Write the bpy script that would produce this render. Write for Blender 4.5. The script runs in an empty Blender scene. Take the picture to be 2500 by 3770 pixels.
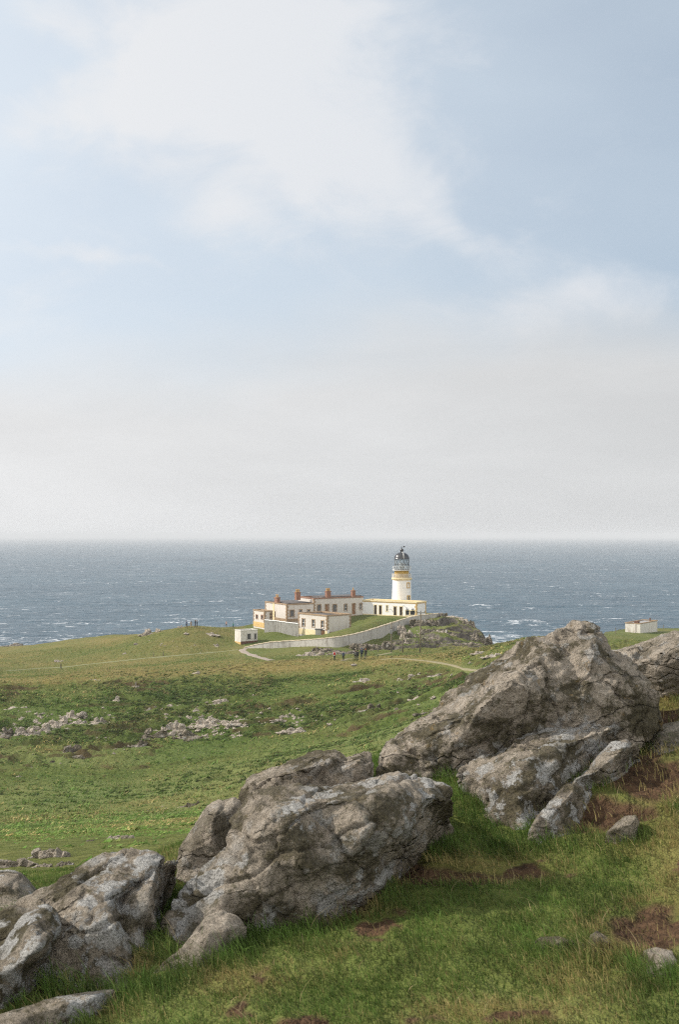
import bpy, bmesh, math, random
import numpy as np
from mathutils import Vector, Matrix, geometry

C = bpy.context.scene.collection
SC = bpy.context.scene

# ------------------------------------------------------------------ camera, world, sun, exposure
F, CX, HY = 3665.0, 1250.0, 1972.0          # focal length / optical axis measured on the 2500 x 3770 photograph


def P(px, py, Y):
    """world point at depth Y (metres in front of the camera) seen at photograph position px, py"""
    return Vector(((px - CX) / F * Y, Y, -(py - HY) / F * Y))


cam = bpy.data.cameras.new('camera')
cam.sensor_fit = 'VERTICAL'
cam.sensor_height = 36.0
cam.sensor_width = 24.0
cam.lens = 35.0
cam.shift_y = (HY - 1885.0) / 3770.0
cam.clip_start = 0.05
cam.clip_end = 120000.0
cam.dof.use_dof = True
cam.dof.focus_distance = 230.0
cam.dof.aperture_fstop = 9.0
camo = bpy.data.objects.new('camera', cam)
C.objects.link(camo)
camo.location = (0, 0, 0)
camo.rotation_euler = (math.radians(90), 0, 0)
SC.camera = camo

SUN_DIR = Vector((-0.80, 0.13, 0.60)).normalized()
sun = bpy.data.lights.new('sun', 'SUN')
sun.energy = 3.6
sun.angle = math.radians(1.2)
sun.color = (1.0, 0.94, 0.85)
suno = bpy.data.objects.new('sun', sun)
C.objects.link(suno)
suno.rotation_euler = SUN_DIR.to_track_quat('Z', 'Y').to_euler()

SC.view_settings.view_transform = 'Standard'
SC.view_settings.look = 'None'
SC.view_settings.gamma = 1.0
SC.view_settings.use_curve_mapping = False
SC.view_settings.exposure = 0.5
SC.render.engine = 'CYCLES'
SC.cycles.use_denoising = False
SC.cycles.filter_width = 1.15
SC.cycles.max_bounces = 6
SC.cycles.diffuse_bounces = 2
SC.cycles.glossy_bounces = 2
SC.cycles.transmission_bounces = 3
SC.cycles.transparent_max_bounces = 6
SC.cycles.volume_bounces = 0


class NT:
    """small helper for writing node trees"""

    def __init__(self, tree):
        self.t = tree
        self.n = tree.nodes
        self.l = tree.links
        self._pos = None

    def new(self, kind, **kw):
        nd = self.n.new(kind)
        for k, v in kw.items():
            setattr(nd, k, v)
        return nd

    def put(self, sock, val):
        if val is None:
            return
        if isinstance(val, bpy.types.NodeSocket):
            self.l.new(val, sock)
        else:
            if sock.type == 'RGBA' and not hasattr(val, '__len__'):
                val = (val, val, val, 1)
            if sock.type == 'RGBA' and len(val) == 3:
                val = (*val, 1)
            if sock.type == 'VECTOR' and not hasattr(val, '__len__'):
                val = (val, val, val)
            sock.default_value = val

    def pos(self):
        if self._pos is None:
            self._pos = self.new('ShaderNodeNewGeometry')
        return self._pos.outputs['Position']

    def normal(self):
        self.pos()
        return self._pos.outputs['Normal']

    def obj(self):
        return self.new('ShaderNodeTexCoord').outputs['Object']

    def attr(self, name):
        return self.new('ShaderNodeAttribute', attribute_name=name).outputs['Color']

    def sep(self, v):
        s = self.new('ShaderNodeSeparateXYZ')
        self.put(s.inputs[0], v)
        return s.outputs

    def comb(self, x, y, z):
        s = self.new('ShaderNodeCombineXYZ')
        self.put(s.inputs[0], x); self.put(s.inputs[1], y); self.put(s.inputs[2], z)
        return s.outputs[0]

    def math(self, op, a, b=None, c=None, clamp=False):
        m = self.new('ShaderNodeMath', operation=op, use_clamp=clamp)
        self.put(m.inputs[0], a)
        self.put(m.inputs[1], b)
        self.put(m.inputs[2], c)
        return m.outputs[0]

    def vmath(self, op, a, b=None, scale=None):
        m = self.new('ShaderNodeVectorMath', operation=op)
        self.put(m.inputs[0], a)
        self.put(m.inputs[1], b)
        if scale is not None:
            self.put(m.inputs['Scale'], scale)
        return m.outputs['Value'] if op in ('LENGTH', 'DOT_PRODUCT', 'DISTANCE') else m.outputs[0]

    def mapping(self, v, loc=(0, 0, 0), rot=(0, 0, 0), scale=(1, 1, 1), kind='POINT'):
        m = self.new('ShaderNodeMapping', vector_type=kind)
        self.put(m.inputs['Vector'], v)
        m.inputs['Location'].default_value = loc
        m.inputs['Rotation'].default_value = rot
        m.inputs['Scale'].default_value = scale
        return m.outputs[0]

    def noise(self, v, scale, detail=4, rough=0.55, dist=0.0, color=False):
        m = self.new('ShaderNodeTexNoise')
        self.put(m.inputs['Vector'], v)
        m.inputs['Scale'].default_value = scale
        m.inputs['Detail'].default_value = detail
        m.inputs['Roughness'].default_value = rough
        m.inputs['Distortion'].default_value = dist
        return m.outputs['Color'] if color else m.outputs['Fac']

    def voro(self, v, scale, feature='F1', rnd=1.0):
        m = self.new('ShaderNodeTexVoronoi', feature=feature)
        self.put(m.inputs['Vector'], v)
        m.inputs['Scale'].default_value = scale
        m.inputs['Randomness'].default_value = rnd
        return m.outputs['Distance']

    def rng(self, v, a, b, c=0.0, d=1.0, kind='SMOOTHSTEP'):
        m = self.new('ShaderNodeMapRange', interpolation_type=kind)
        self.put(m.inputs['Value'], v)
        self.put(m.inputs['From Min'], a); self.put(m.inputs['From Max'], b)
        self.put(m.inputs['To Min'], c); self.put(m.inputs['To Max'], d)
        return m.outputs['Result']

    def ramp(self, v, stops):
        m = self.new('ShaderNodeValToRGB')
        self.put(m.inputs[0], v)
        e = m.color_ramp.elements
        while len(e) < len(stops):
            e.new(0.5)
        for el, (p, c) in zip(e, stops):
            el.position = p
            el.color = (*c, 1) if len(c) == 3 else c
        return m.outputs[0]

    def mix(self, f, a, b, mode='MIX'):
        m = self.new('ShaderNodeMix', data_type='RGBA', blend_type=mode)
        self.put(m.inputs[0], f)
        self.put(m.inputs[6], a)
        self.put(m.inputs[7], b)
        return m.outputs[2]

    def bump(self, h, strength=0.5, dist=0.02, normal=None):
        m = self.new('ShaderNodeBump')
        m.inputs['Strength'].default_value = strength
        m.inputs['Distance'].default_value = dist
        self.put(m.inputs['Height'], h)
        self.put(m.inputs['Normal'], normal)
        return m.outputs[0]


def material(name, fn, rough=0.9, spec=0.25):
    m = bpy.data.materials.new(name)
    m.use_nodes = True
    t = NT(m.node_tree)
    b = t.n['Principled BSDF']
    b.inputs['Roughness'].default_value = rough
    b.inputs['Specular IOR Level'].default_value = spec
    col, nrm = fn(t, b)
    t.put(b.inputs['Base Color'], col)
    t.put(b.inputs['Normal'], nrm)
    return m


# ---- sky: Nishita daylight with banks of thin cloud fixed in compass direction
world = bpy.data.worlds.new('World')
SC.world = world
world.use_nodes = True
w = NT(world.node_tree)
bg = w.n['Background']
sky = w.new('ShaderNodeTexSky', sky_type='NISHITA')
sky.sun_disc = False
sky.sun_elevation = math.asin(SUN_DIR.z)
sky.sun_rotation = math.atan2(SUN_DIR.x, SUN_DIR.y)
sky.altitude = 50
sky.air_density = 1.0
sky.dust_density = 1.6
sky.ozone_density = 1.5
gen = w.new('ShaderNodeTexCoord').outputs['Generated']
sx, sy, sz = w.sep(gen)[:3]
yy = w.math('MAXIMUM', sy, 0.15)
su = w.math('DIVIDE', sx, yy)
sv = w.math('DIVIDE', sz, yy)
uv = w.comb(su, sv, 0.0)
warpc = w.noise(uv, 5.0, 4, 0.6, color=True)
warp = w.vmath('SCALE', w.vmath('SUBTRACT', warpc, (0.5, 0.5, 0.5)), scale=0.13)
uvw = w.vmath('ADD', uv, warp)
# (px, py, radius x, radius y, angle deg, weight): cloud masses of this afternoon
BLOBS = [
    (900, 40, 560, 260, -8, 1.0), (900, 280, 560, 260, 0, 0.9), (520, 330, 520, 170, 14, 0.6),
    (860, 500, 420, 200, -25, 0.6), (1200, 560, 460, 210, -32, 0.6), (1480, 420, 360, 160, -25, 0.5),
    (1380, 680, 460, 150, -30, 0.5), (1620, 760, 340, 110, -38, 0.35), (640, 620, 360, 130, -25, 0.4),
    (820, 830, 300, 120, -12, 0.6), (200, 40, 200, 100, -20, 0.5), (130, 380, 360, 120, 20, 0.4),
    (1420, 20, 260, 110, 10, 0.4), (1680, 110, 170, 110, -40, 0.22), (230, 975, 460, 36, -9, 0.40),
    (60, 1150, 280, 110, -12, 0.45), (1250, 900, 460, 150, -20, 0.22), (350, 620, 400, 140, -12, 0.25),
    (2300, 1120, 620, 190, 3, 0.42), (1900, 1200, 480, 130, 5, 0.38), (2050, 760, 280, 80, -5, 0.12),
]
tot = None
for bx, by, rx, ry, ang, wt in BLOBS:
    c = ((bx - CX) / F, (HY - by) / F, 0)
    mv = w.mapping(uvw, c, (0, 0, math.radians(ang)), (rx / F, ry / F, 1), 'TEXTURE')
    g = w.rng(w.vmath('LENGTH', mv), 0.15, 1.45, wt, 0.0)
    tot = g if tot is None else w.math('ADD', tot, g)
n1 = w.noise(w.mapping(uv, scale=(1.0, 1.7, 1.0)), 7.0, 10, 0.64, 0.5)
n2 = w.noise(w.mapping(uv, scale=(1.0, 2.4, 1.0)), 2.6, 5, 0.5, 0.2)
dens = w.math('ADD', tot, w.math('MULTIPLY', w.math('SUBTRACT', n1, 0.5), 1.9))
mask = w.rng(dens, 0.05, 1.15)
# low bank over the horizon, its top uneven and higher to the right
top = w.math('ADD', w.math('MULTIPLY_ADD', su, 0.10, 0.205), w.math('MULTIPLY', w.math('SUBTRACT', n2, 0.5), 0.16))
low = w.rng(w.math('SUBTRACT', sv, top), -0.075, 0.05, 1.0, 0.0)
side = w.rng(su, -0.36, 0.36, 1.0, 0.0, 'LINEAR')          # the veil thickens towards the sun
skyc = w.mix(1.0, sky.outputs[0], (0.10, 0.10, 0.10), 'MULTIPLY')
veil = w.math('ADD', w.math('MULTIPLY_ADD', side, 0.25, 0.62), w.math('MULTIPLY', w.math('SUBTRACT', n2, 0.5), 0.35), clamp=True)
base = w.mix(veil, skyc, w.mix(side, (0.520, 0.598, 0.662), (0.630, 0.690, 0.750)))
ccol = w.mix(side, (0.60, 0.63, 0.67), (0.700, 0.703, 0.712))
lcol = w.mix(side, (0.545, 0.550, 0.553), (0.655, 0.656, 0.658))
s1 = w.mix(w.math('MULTIPLY', mask, 0.9), base, ccol)
n3 = w.noise(w.mapping(uv, scale=(1.0, 4.0, 1.0)), 3.2, 6, 0.6, 0.3)
lv = w.rng(n3, 0.3, 0.7, 0.955, 1.035)
lcol = w.mix(1.0, lcol, w.comb(lv, lv, lv), 'MULTIPLY')
s2 = w.mix(w.math('MULTIPLY', low, 0.95), s1, lcol)
# bright cloud added as fill light in the unseen sky behind the photographer
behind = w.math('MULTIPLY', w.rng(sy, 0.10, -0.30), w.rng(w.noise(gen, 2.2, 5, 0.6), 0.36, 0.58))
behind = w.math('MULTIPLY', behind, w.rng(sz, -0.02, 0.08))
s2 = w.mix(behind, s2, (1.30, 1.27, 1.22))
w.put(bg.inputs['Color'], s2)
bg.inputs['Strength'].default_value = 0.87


# ------------------------------------------------------------------ noise
_rs = np.random.RandomState(7)
_g2 = _rs.rand(1024) * 2 * np.pi
_g2 = np.stack([np.cos(_g2), np.sin(_g2)], 1)
_g3 = _rs.randn(1024, 3)
_g3 /= np.linalg.norm(_g3, axis=1)[:, None]


def _hash(a, b, c, s):
    n = (a * 374761393 + b * 668265263 + c * 2147483647 + s * 974711) & 0xffffffff
    n = ((n ^ (n >> 13)) * 1274126177) & 0xffffffff
    return (n ^ (n >> 16)) & 1023


def perlin2(x, y, s=0):
    xi = np.floor(x).astype(np.int64); yi = np.floor(y).astype(np.int64)
    fx = x - xi; fy = y - yi
    u = fx * fx * fx * (fx * (fx * 6 - 15) + 10)
    v = fy * fy * fy * (fy * (fy * 6 - 15) + 10)

    def g(dx, dy):
        q = _g2[_hash(xi + dx, yi + dy, 0, s)]
        return q[..., 0] * (fx - dx) + q[..., 1] * (fy - dy)
    a = g(0, 0); b = g(1, 0); c = g(0, 1); d = g(1, 1)
    return (a + u * (b - a)) * (1 - v) + (c + u * (d - c)) * v


def fbm2(x, y, o=4, s=0, gain=0.5):
    t = 0; a = 1.0
    for k in range(o):
        t = t + a * perlin2(x * 2 ** k + 13.7 * k, y * 2 ** k - 7.3 * k, s + k)
        a *= gain
    return t


def perlin3(p, s=0):
    i = np.floor(p).astype(np.int64)
    f = p - i
    u = f * f * f * (f * (f * 6 - 15) + 10)
    r = 0
    for dx in (0, 1):
        for dy in (0, 1):
            for dz in (0, 1):
                q = _g3[_hash(i[:, 0] + dx, i[:, 1] + dy, i[:, 2] + dz, s)]
                d = q[:, 0] * (f[:, 0] - dx) + q[:, 1] * (f[:, 1] - dy) + q[:, 2] * (f[:, 2] - dz)
                wgt = (u[:, 0] if dx else 1 - u[:, 0]) * (u[:, 1] if dy else 1 - u[:, 1]) * (u[:, 2] if dz else 1 - u[:, 2])
                r = r + d * wgt
    return r


def fbm3(p, o=4, s=0, gain=0.5):
    t = 0; a = 1.0
    for k in range(o):
        t = t + a * perlin3(p * 2 ** k + 5.1 * k, s + k)
        a *= gain
    return t


def sstep(x, a, b):
    t = np.clip((x - a) / (b - a), 0, 1)
    return t * t * (3 - 2 * t)


# ------------------------------------------------------------------ object helpers
def tag(o, label=None, cat=None, group=None, kind=None):
    if label: o['label'] = label
    if cat: o['category'] = cat
    if group: o['group'] = group
    if kind: o['kind'] = kind
    return o


def thing(name, label, cat, loc, group=None):
    o = bpy.data.objects.new(name, None)
    o.empty_display_size = 0.2
    C.objects.link(o)
    o.location = loc
    return tag(o, label, cat, group)


def link_mesh(name, me, mat=None, parent=None):
    o = bpy.data.objects.new(name, me)
    C.objects.link(o)
    if mat is not None and len(me.materials) == 0:
        me.materials.append(mat)
    if parent is not None:
        o.parent = parent
    return o


def world_loc(o):
    v = Vector((0, 0, 0))
    while o is not None:
        v += o.location
        o = o.parent
    return v


def np_mesh(name, verts, faces_flat, loop_totals, smooth=False):
    me = bpy.data.meshes.new(name)
    nv = len(verts); nl = len(faces_flat); nf = len(loop_totals)
    me.vertices.add(nv)
    me.vertices.foreach_set('co', np.ascontiguousarray(verts, dtype=np.float32).ravel())
    me.loops.add(nl)
    me.loops.foreach_set('vertex_index', np.ascontiguousarray(faces_flat, dtype=np.int32))
    me.polygons.add(nf)
    ls = np.zeros(nf, dtype=np.int32)
    ls[1:] = np.cumsum(loop_totals)[:-1]
    me.polygons.foreach_set('loop_start', ls)
    me.polygons.foreach_set('use_smooth', np.full(nf, smooth, dtype=bool))
    me.update(calc_edges=True)
    me.validate()
    return me


def grid_mesh(name, X, Y, Z):
    r, c = X.shape
    idx = np.arange(r * c).reshape(r, c)
    q = np.stack([idx[:-1, :-1], idx[:-1, 1:], idx[1:, 1:], idx[1:, :-1]], -1).reshape(-1)
    return np_mesh(name, np.stack([X, Y, Z], -1).reshape(-1, 3), q, np.full((r - 1) * (c - 1), 4, dtype=np.int32), True)


def set_color(me, name, rgba):
    a = me.color_attributes.new(name, 'FLOAT_COLOR', 'POINT')
    a.data.foreach_set('color', np.ascontiguousarray(rgba, dtype=np.float32).ravel())


class MB:
    """collects boxes, tubes and lathes in world space and links them as ONE mesh object"""

    def __init__(self):
        self.v = []
        self.f = []

    def add(self, vs, fs):
        o = len(self.v)
        self.v += [Vector(q) for q in vs]
        self.f += [[i + o for i in f] for f in fs]
        return self

    def quad(self, a, b, c, d):
        return self.add([a, b, c, d], [[0, 1, 2, 3]])

    def box(self, c, ax, ay, az):
        """corner and three edge vectors"""
        c, ax, ay, az = Vector(c), Vector(ax), Vector(ay), Vector(az)
        vs = [c, c + ax, c + ax + ay, c + ay]
        vs += [q + az for q in vs]
        return self.add(vs, [[3, 2, 1, 0], [4, 5, 6, 7], [0, 1, 5, 4], [1, 2, 6, 5], [2, 3, 7, 6], [3, 0, 4, 7]])

    def tube(self, a, b, r0, r1=None, n=8):
        a, b = Vector(a), Vector(b)
        r1 = r0 if r1 is None else r1
        d = (b - a).normalized()
        s = d.orthogonal().normalized()
        t = d.cross(s)
        vs = []
        for q, r in ((a, r0), (b, r1)):
            for k in range(n):
                an = 2 * math.pi * k / n
                vs.append(q + (s * math.cos(an) + t * math.sin(an)) * r)
        fs = [[k, (k + 1) % n, n + (k + 1) % n, n + k] for k in range(n)]
        fs += [list(range(n))[::-1], list(range(n, 2 * n))]
        return self.add(vs, fs)

    def lathe(self, c, prof, n=32):
        c = Vector(c)
        vs = []
        for r, z in prof:
            for k in range(n):
                an = 2 * math.pi * k / n
                vs.append(c + Vector((r * math.cos(an), r * math.sin(an), z)))
        fs = []
        for i in range(len(prof) - 1):
            for k in range(n):
                k2 = (k + 1) % n
                fs.append([i * n + k, i * n + k2, (i + 1) * n + k2, (i + 1) * n + k])
        return self.add(vs, fs)

    def wall(self, c, d, L, z0, z1, inward, openings, depth=0.18):
        """vertical wall face from c along d with recessed openings (s0, s1, za, zb)"""
        c, d, inw = Vector(c), Vector(d), Vector(inward)
        up = Vector((0, 0, 1))
        xs = sorted({0.0, L, *[s for o in openings for s in o[:2]]})
        zs = sorted({z0, z1, *[s for o in openings for s in o[2:4]]})
        pt = lambda s, z: c + d * s + up * z
        for i in range(len(xs) - 1):
            for j in range(len(zs) - 1):
                mx, mz = (xs[i] + xs[i + 1]) / 2, (zs[j] + zs[j + 1]) / 2
                if any(o[0] < mx < o[1] and o[2] < mz < o[3] for o in openings):
                    continue
                self.quad(pt(xs[i], zs[j]), pt(xs[i + 1], zs[j]), pt(xs[i + 1], zs[j + 1]), pt(xs[i], zs[j + 1]))
        for s0, s1, a, b in openings:
            k = inw * depth
            for q0, q1 in (((s0, a), (s1, a)), ((s1, a), (s1, b)), ((s1, b), (s0, b)), ((s0, b), (s0, a))):
                p0, p1 = pt(*q0), pt(*q1)
                self.quad(p0, p1, p1 + k, p0 + k)
        return self

    def build(self, name, mat, parent=None, smooth=False, weld=False):
        off = world_loc(parent) if parent is not None else Vector((0, 0, 0))
        me = bpy.data.meshes.new(name)
        me.from_pydata([tuple(q - off) for q in self.v], [], self.f)
        bm = bmesh.new()
        bm.from_mesh(me)
        if weld:
            bmesh.ops.remove_doubles(bm, verts=bm.verts, dist=1e-4)
        bmesh.ops.recalc_face_normals(bm, faces=bm.faces)
        bm.to_mesh(me)
        bm.free()
        if smooth:
            me.polygons.foreach_set('use_smooth', [True] * len(me.polygons))
        return link_mesh(name, me, mat, parent)


def evaluated(me, setup):
    """run modifiers on a mesh and return the resulting mesh"""
    o = bpy.data.objects.new('tmp', me)
    C.objects.link(o)
    setup(o)
    dg = bpy.context.evaluated_depsgraph_get()
    dg.update()
    out = bpy.data.meshes.new_from_object(o.evaluated_get(dg))
    bpy.data.objects.remove(o)
    bpy.data.meshes.remove(me)
    out.materials.clear()
    return out


def coords(me):
    a = np.empty(len(me.vertices) * 3, dtype=np.float32)
    me.vertices.foreach_get('co', a)
    n = np.empty(len(me.vertices) * 3, dtype=np.float32)
    me.vertices.foreach_get('normal', n)
    return a.reshape(-1, 3).astype(np.float64), n.reshape(-1, 3).astype(np.float64)
# ------------------------------------------------------------------ terrain function
FAR = [  # (photo x, photo y, depth)
    (-600, 3250, 9), (0, 3200, 10), (300, 3180, 10), (600, 3170, 9.5), (1000, 3100, 10), (1450, 2960, 10), (2000, 2850, 10),
    (2500, 2700, 10), (3200, 2600, 10), (-500, 3150, 18), (0, 3122, 18), (400, 3092, 18), (900, 3060, 18), (1500, 3000, 18), (2500, 2800, 18),
    (-500, 3110, 35), (0, 3090, 35), (500, 3068, 35), (1000, 3040, 35), (1600, 2980, 35), (2600, 2800, 35),
    (-400, 3090, 60), (0, 3075, 60), (600, 3042, 60), (1200, 2990, 60), (1700, 2900, 60), (2700, 2700, 60),
    (-300, 3075, 85), (0, 3055, 85), (600, 3020, 85), (1100, 2950, 85), (1500, 2850, 85), (1900, 2700, 85), (2700, 2550, 85),
    (-400, 3030, 105), (0, 3010, 105), (600, 2985, 105), (1000, 2890, 108), (1400, 2790, 110),
    (0, 2950, 116), (500, 2930, 118), (900, 2840, 120), (1300, 2760, 122),
    (0, 2850, 130), (500, 2840, 132), (900, 2780, 132), (1300, 2720, 132),
    (0, 2750, 144), (500, 2730, 146), (900, 2690, 146), (1300, 2650, 146), (1600, 2600, 140),
    (0, 2650, 155), (500, 2630, 157), (900, 2600, 158), (1300, 2560, 158), (1650, 2530, 150),
    (0, 2560, 166), (500, 2550, 168), (900, 2520, 170), (1300, 2490, 170), (1650, 2480, 160),
    (0, 2512, 175), (250, 2505, 176), (500, 2492, 178), (700, 2478, 179), (900, 2462, 180), (1060, 2450, 179), (1230, 2440, 178), (1450, 2432, 176),
    (0, 2500, 195), (220, 2466, 225), (500, 2455, 200), (700, 2440, 205), (950, 2428, 203), (1100, 2425, 198),
    (1250, 2426, 192), (1400, 2416, 197), (0, 2440, 235), (400, 2430, 230), (600, 2420, 228), (800, 2400, 232), (890, 2390, 231),
    (0, 2400, 275), (300, 2380, 255), (500, 2370, 240), (700, 2350, 240), (850, 2374, 239),
    (-200, 2390, 300), (0, 2385, 300), (150, 2372, 290), (300, 2348, 280), (430, 2338, 270), (520, 2335, 262), (600, 2325, 254), (700, 2307, 248),
    (800, 2310, 255), (860, 2314, 262), (930, 2312, 262), (950, 2340, 248), (1080, 2345, 246), (1150, 2335, 243),
    (1204, 2339, 240), (1098, 2326, 252), (1292, 2331, 250), (1000, 2305, 252), (1060, 2300, 256), (1150, 2282, 260),
    (1055, 2285, 253.6), (1335, 2263, 265), (1335, 2258, 275), (1350, 2298, 250), (1300, 2325, 244), (1450, 2275, 252), (1530, 2272, 256),
    (1200, 2250, 290), (1500, 2245, 290), (1000, 2280, 285),
    (905, 2387, 231.5), (1000, 2385, 228.5), (1080, 2381, 226.5), (1150, 2379, 223.5), (1200, 2381, 221.5), (1240, 2384, 220.5), (1270, 2379, 221.5),
    (1330, 2369, 225.5), (1380, 2351, 230.5), (1420, 2336, 235.5), (1460, 2319, 239.5), (1500, 2301, 243.5), (1540, 2286, 247.5), (1580, 2279, 251.5), (1615, 2269, 255),
    (1330, 2326, 230), (1400, 2300, 237), (1450, 2281, 244), (1240, 2350, 226), (1100, 2362, 231),
    (1500, 2310, 240), (1600, 2290, 245), (1660, 2272, 250), (1560, 2340, 228), (1700, 2340, 232), (1640, 2378, 218), (1480, 2388, 212),
    (1760, 2376, 222), (1549, 2399, 205), (1440, 2401, 205), (1720, 2292, 247), (1790, 2372, 230),
    (1600, 2408, 198), (1700, 2400, 190), (1800, 2385, 182), (1900, 2362, 178), (2000, 2345, 175), (1850, 2420, 160), (1750, 2470, 150), (1700, 2520, 145),
    (2100, 2500, 120), (2100, 2450, 140), (2600, 2400, 140), (2300, 2440, 170), (2250, 2366, 255), (2300, 2333, 288), (2240, 2330, 288), (2420, 2331, 295),
    (2600, 2330, 290), (2600, 2370, 220), (-500, 2600, 150), (-500, 2800, 135), (-500, 2450, 230), (-600, 2390, 300), (3000, 2500, 100), (3000, 2400, 200),
]
NEAR = [
    (0, 3770, 3.45), (1250, 3770, 3.3), (2500, 3770, 3.12), (600, 3450, 4.1), (300, 3600, 3.75), (1000, 3390, 4.4), (1500, 3160, 4.85),
    (2400, 2955, 5.3), (2450, 2755, 6.1), (1900, 3085, 5.2), (2310, 2850, 5.50), (2400, 2790, 5.70), (2210, 2960, 5.25), (0, 3640, 3.75), (2200, 3060, 5.1), (2400, 3400, 4.1), (2250, 3480, 3.85),
    (1750, 3060, 5.2), (1400, 3240, 4.6), (1450, 2800, 6.3), (1250, 2860, 6.6), (900, 3070, 5.8), (620, 3200, 5.6), (330, 3215, 6.8), (100, 3270, 7.0),
    (2450, 2520, 7.5), (2500, 2620, 7.0), (2300, 2480, 7.6), (2600, 2560, 6.6), (2700, 2900, 5.2), (2800, 3500, 3.6), (-300, 3650, 3.8), (-300, 3330, 6.4),
    (0, 3225, 8.5), (300, 3195, 8.5), (700, 3180, 8.5), (1450, 2980, 8.5), (2000, 2860, 8.6), (2500, 2740, 8.8), (1700, 2760, 6.6), (2100, 2700, 6.8),
    (0, 5200, 1.9), (1250, 5150, 1.85), (2500, 5000, 1.8),
]


class Surf:
    def __init__(self, pts, c):
        q = np.array([tuple(P(*p)) for p in pts])
        self.xy = q[:, :2]
        self.c = c
        n = len(q)
        d = np.linalg.norm(self.xy[:, None] - self.xy[None], axis=2)
        A = np.zeros((n + 3, n + 3))
        A[:n, :n] = np.sqrt(d * d + c * c) + np.eye(n) * -0.03 * c
        A[:n, n] = 1; A[:n, n + 1:] = self.xy
        A[n, :n] = 1; A[n + 1:, :n] = self.xy.T
        self.w = np.linalg.solve(A, np.concatenate([q[:, 2], np.zeros(3)]))

    def __call__(self, X, Y):
        sh = X.shape
        x = X.ravel(); y = Y.ravel()
        out = np.empty(len(x))
        for i in range(0, len(x), 100000):
            s = slice(i, i + 100000)
            d2 = (x[s, None] - self.xy[None, :, 0]) ** 2 + (y[s, None] - self.xy[None, :, 1]) ** 2
            out[s] = np.sqrt(d2 + self.c ** 2) @ self.w[:-3] + self.w[-3] + x[s] * self.w[-2] + y[s] * self.w[-1]
        return out.reshape(sh)


S_FAR = Surf(FAR, 3.5)
S_NEAR = Surf(NEAR, 0.6)
LAND = [(-1400, 150), (-1200, 310), (0, 306), (150, 296), (300, 286), (430, 276), (520, 268), (600, 259), (700, 254), (800, 262), (930, 275),
        (1000, 296), (1500, 300), (1640, 266), (1700, 256), (1745, 248), (1785, 240), (1800, 232), (1800, 222), (1860, 208), (2000, 197), (2150, 200),
        (2205, 230), (2205, 270), (2222, 292), (2290, 312), (2600, 318), (3300, 300), (3600, 150), (3600, 5), (-1400, 5)]
LANDP = np.array([((a - CX) / F * b, b) for a, b in LAND])


def coast(x, y):
    """signed distance to the coast line, positive over the sea"""
    best = np.full(x.shape, 1e9)
    ins = np.zeros(x.shape, dtype=bool)
    n = len(LANDP)
    for i in range(n):
        (ax, ay), (bx, by) = LANDP[i], LANDP[(i + 1) % n]
        ex, ey = bx - ax, by - ay
        t = np.clip(((x - ax) * ex + (y - ay) * ey) / (ex * ex + ey * ey), 0, 1)
        best = np.minimum(best, np.hypot(x - ax - t * ex, y - ay - t * ey))
        cr = ((ay > y) != (by > y))
        with np.errstate(divide='ignore', invalid='ignore'):
            xi = (bx - ax) * (y - ay) / (by - ay if by != ay else 1e-9) + ax
        ins ^= cr & (x < xi)
    return np.where(ins, -best, best)


def ground(X, Y):
    """smooth lie of the land"""
    X = np.asarray(X, dtype=float); Y = np.asarray(Y, dtype=float)
    zf = S_FAR(X, np.maximum(Y, 9.0))
    zn = S_NEAR(X, np.minimum(Y, 10.0))
    k = sstep(Y, 7.6, 9.4)
    z = zn * (1 - k) + zf * k
    far = Y > 150
    if far.any():
        d = np.full(X.shape, -99.0)
        d[far] = coast(X[far], Y[far])
        z = z - sstep(d, -1.0, 9.0) * 32
    return z


def gz(x, y):
    return float(ground(np.array([float(x)]), np.array([float(y)]))[0])


def hit(px, py, y0=9.0, y1=330.0, n=900):
    """first place where the line of sight through photo pixel (px, py) meets the land"""
    Y = np.geomspace(y0, y1, n)
    X = (px - CX) / F * Y
    zr = -(py - HY) / F * Y
    g = ground(X, Y)
    below = np.nonzero(zr <= g)[0]
    i = below[0] if len(below) else int(np.argmin((zr - g) / Y))     # grazing the skyline: stand on it
    if i == 0 or not len(below):
        return Vector((X[i], Y[i], g[i]))
    a, b = zr[i - 1] - g[i - 1], zr[i] - g[i]
    t = a / (a - b) if a != b else 0
    y = Y[i - 1] + (Y[i] - Y[i - 1]) * min(max(t, 0), 1)
    x = (px - CX) / F * y
    return Vector((x, y, gz(x, y)))


def nhit(px, py):
    return hit(px, py, 1.6, 10.0, 260)


# footpaths: photo polylines laid on the land
PATHS = {
    'gravel': [(905, 2388), (888, 2391), (897, 2400), (930, 2412), (970, 2424), (1000, 2432)],
    'trod': [(1405, 2428), (1450, 2424), (1500, 2427), (1560, 2432), (1620, 2440), (1680, 2452), (1730, 2465), (1765, 2477)],
    'left': [(20, 2470), (140, 2460), (300, 2448), (460, 2432), (600, 2418), (700, 2410), (800, 2400), (875, 2392)],
    'brow': [(1262, 2434), (1300, 2424), (1345, 2418), (1395, 2412), (1440, 2403)],
}
PATHW = {}
for k, pl in PATHS.items():
    PATHW[k] = [hit(*q, y0=(160 if k != 'trod' else 120)) for q in pl]


def path_dist(X, Y):
    d = np.full(X.shape, 1e9)
    for pl in PATHW.values():
        for a, b in zip(pl[:-1], pl[1:]):
            ex, ey = b.x - a.x, b.y - a.y
            t = np.clip(((X - a.x) * ex + (Y - a.y) * ey) / (ex * ex + ey * ey + 1e-9), 0, 1)
            d = np.minimum(d, np.hypot(X - a.x - t * ex, Y - a.y - t * ey))
    return d


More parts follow.
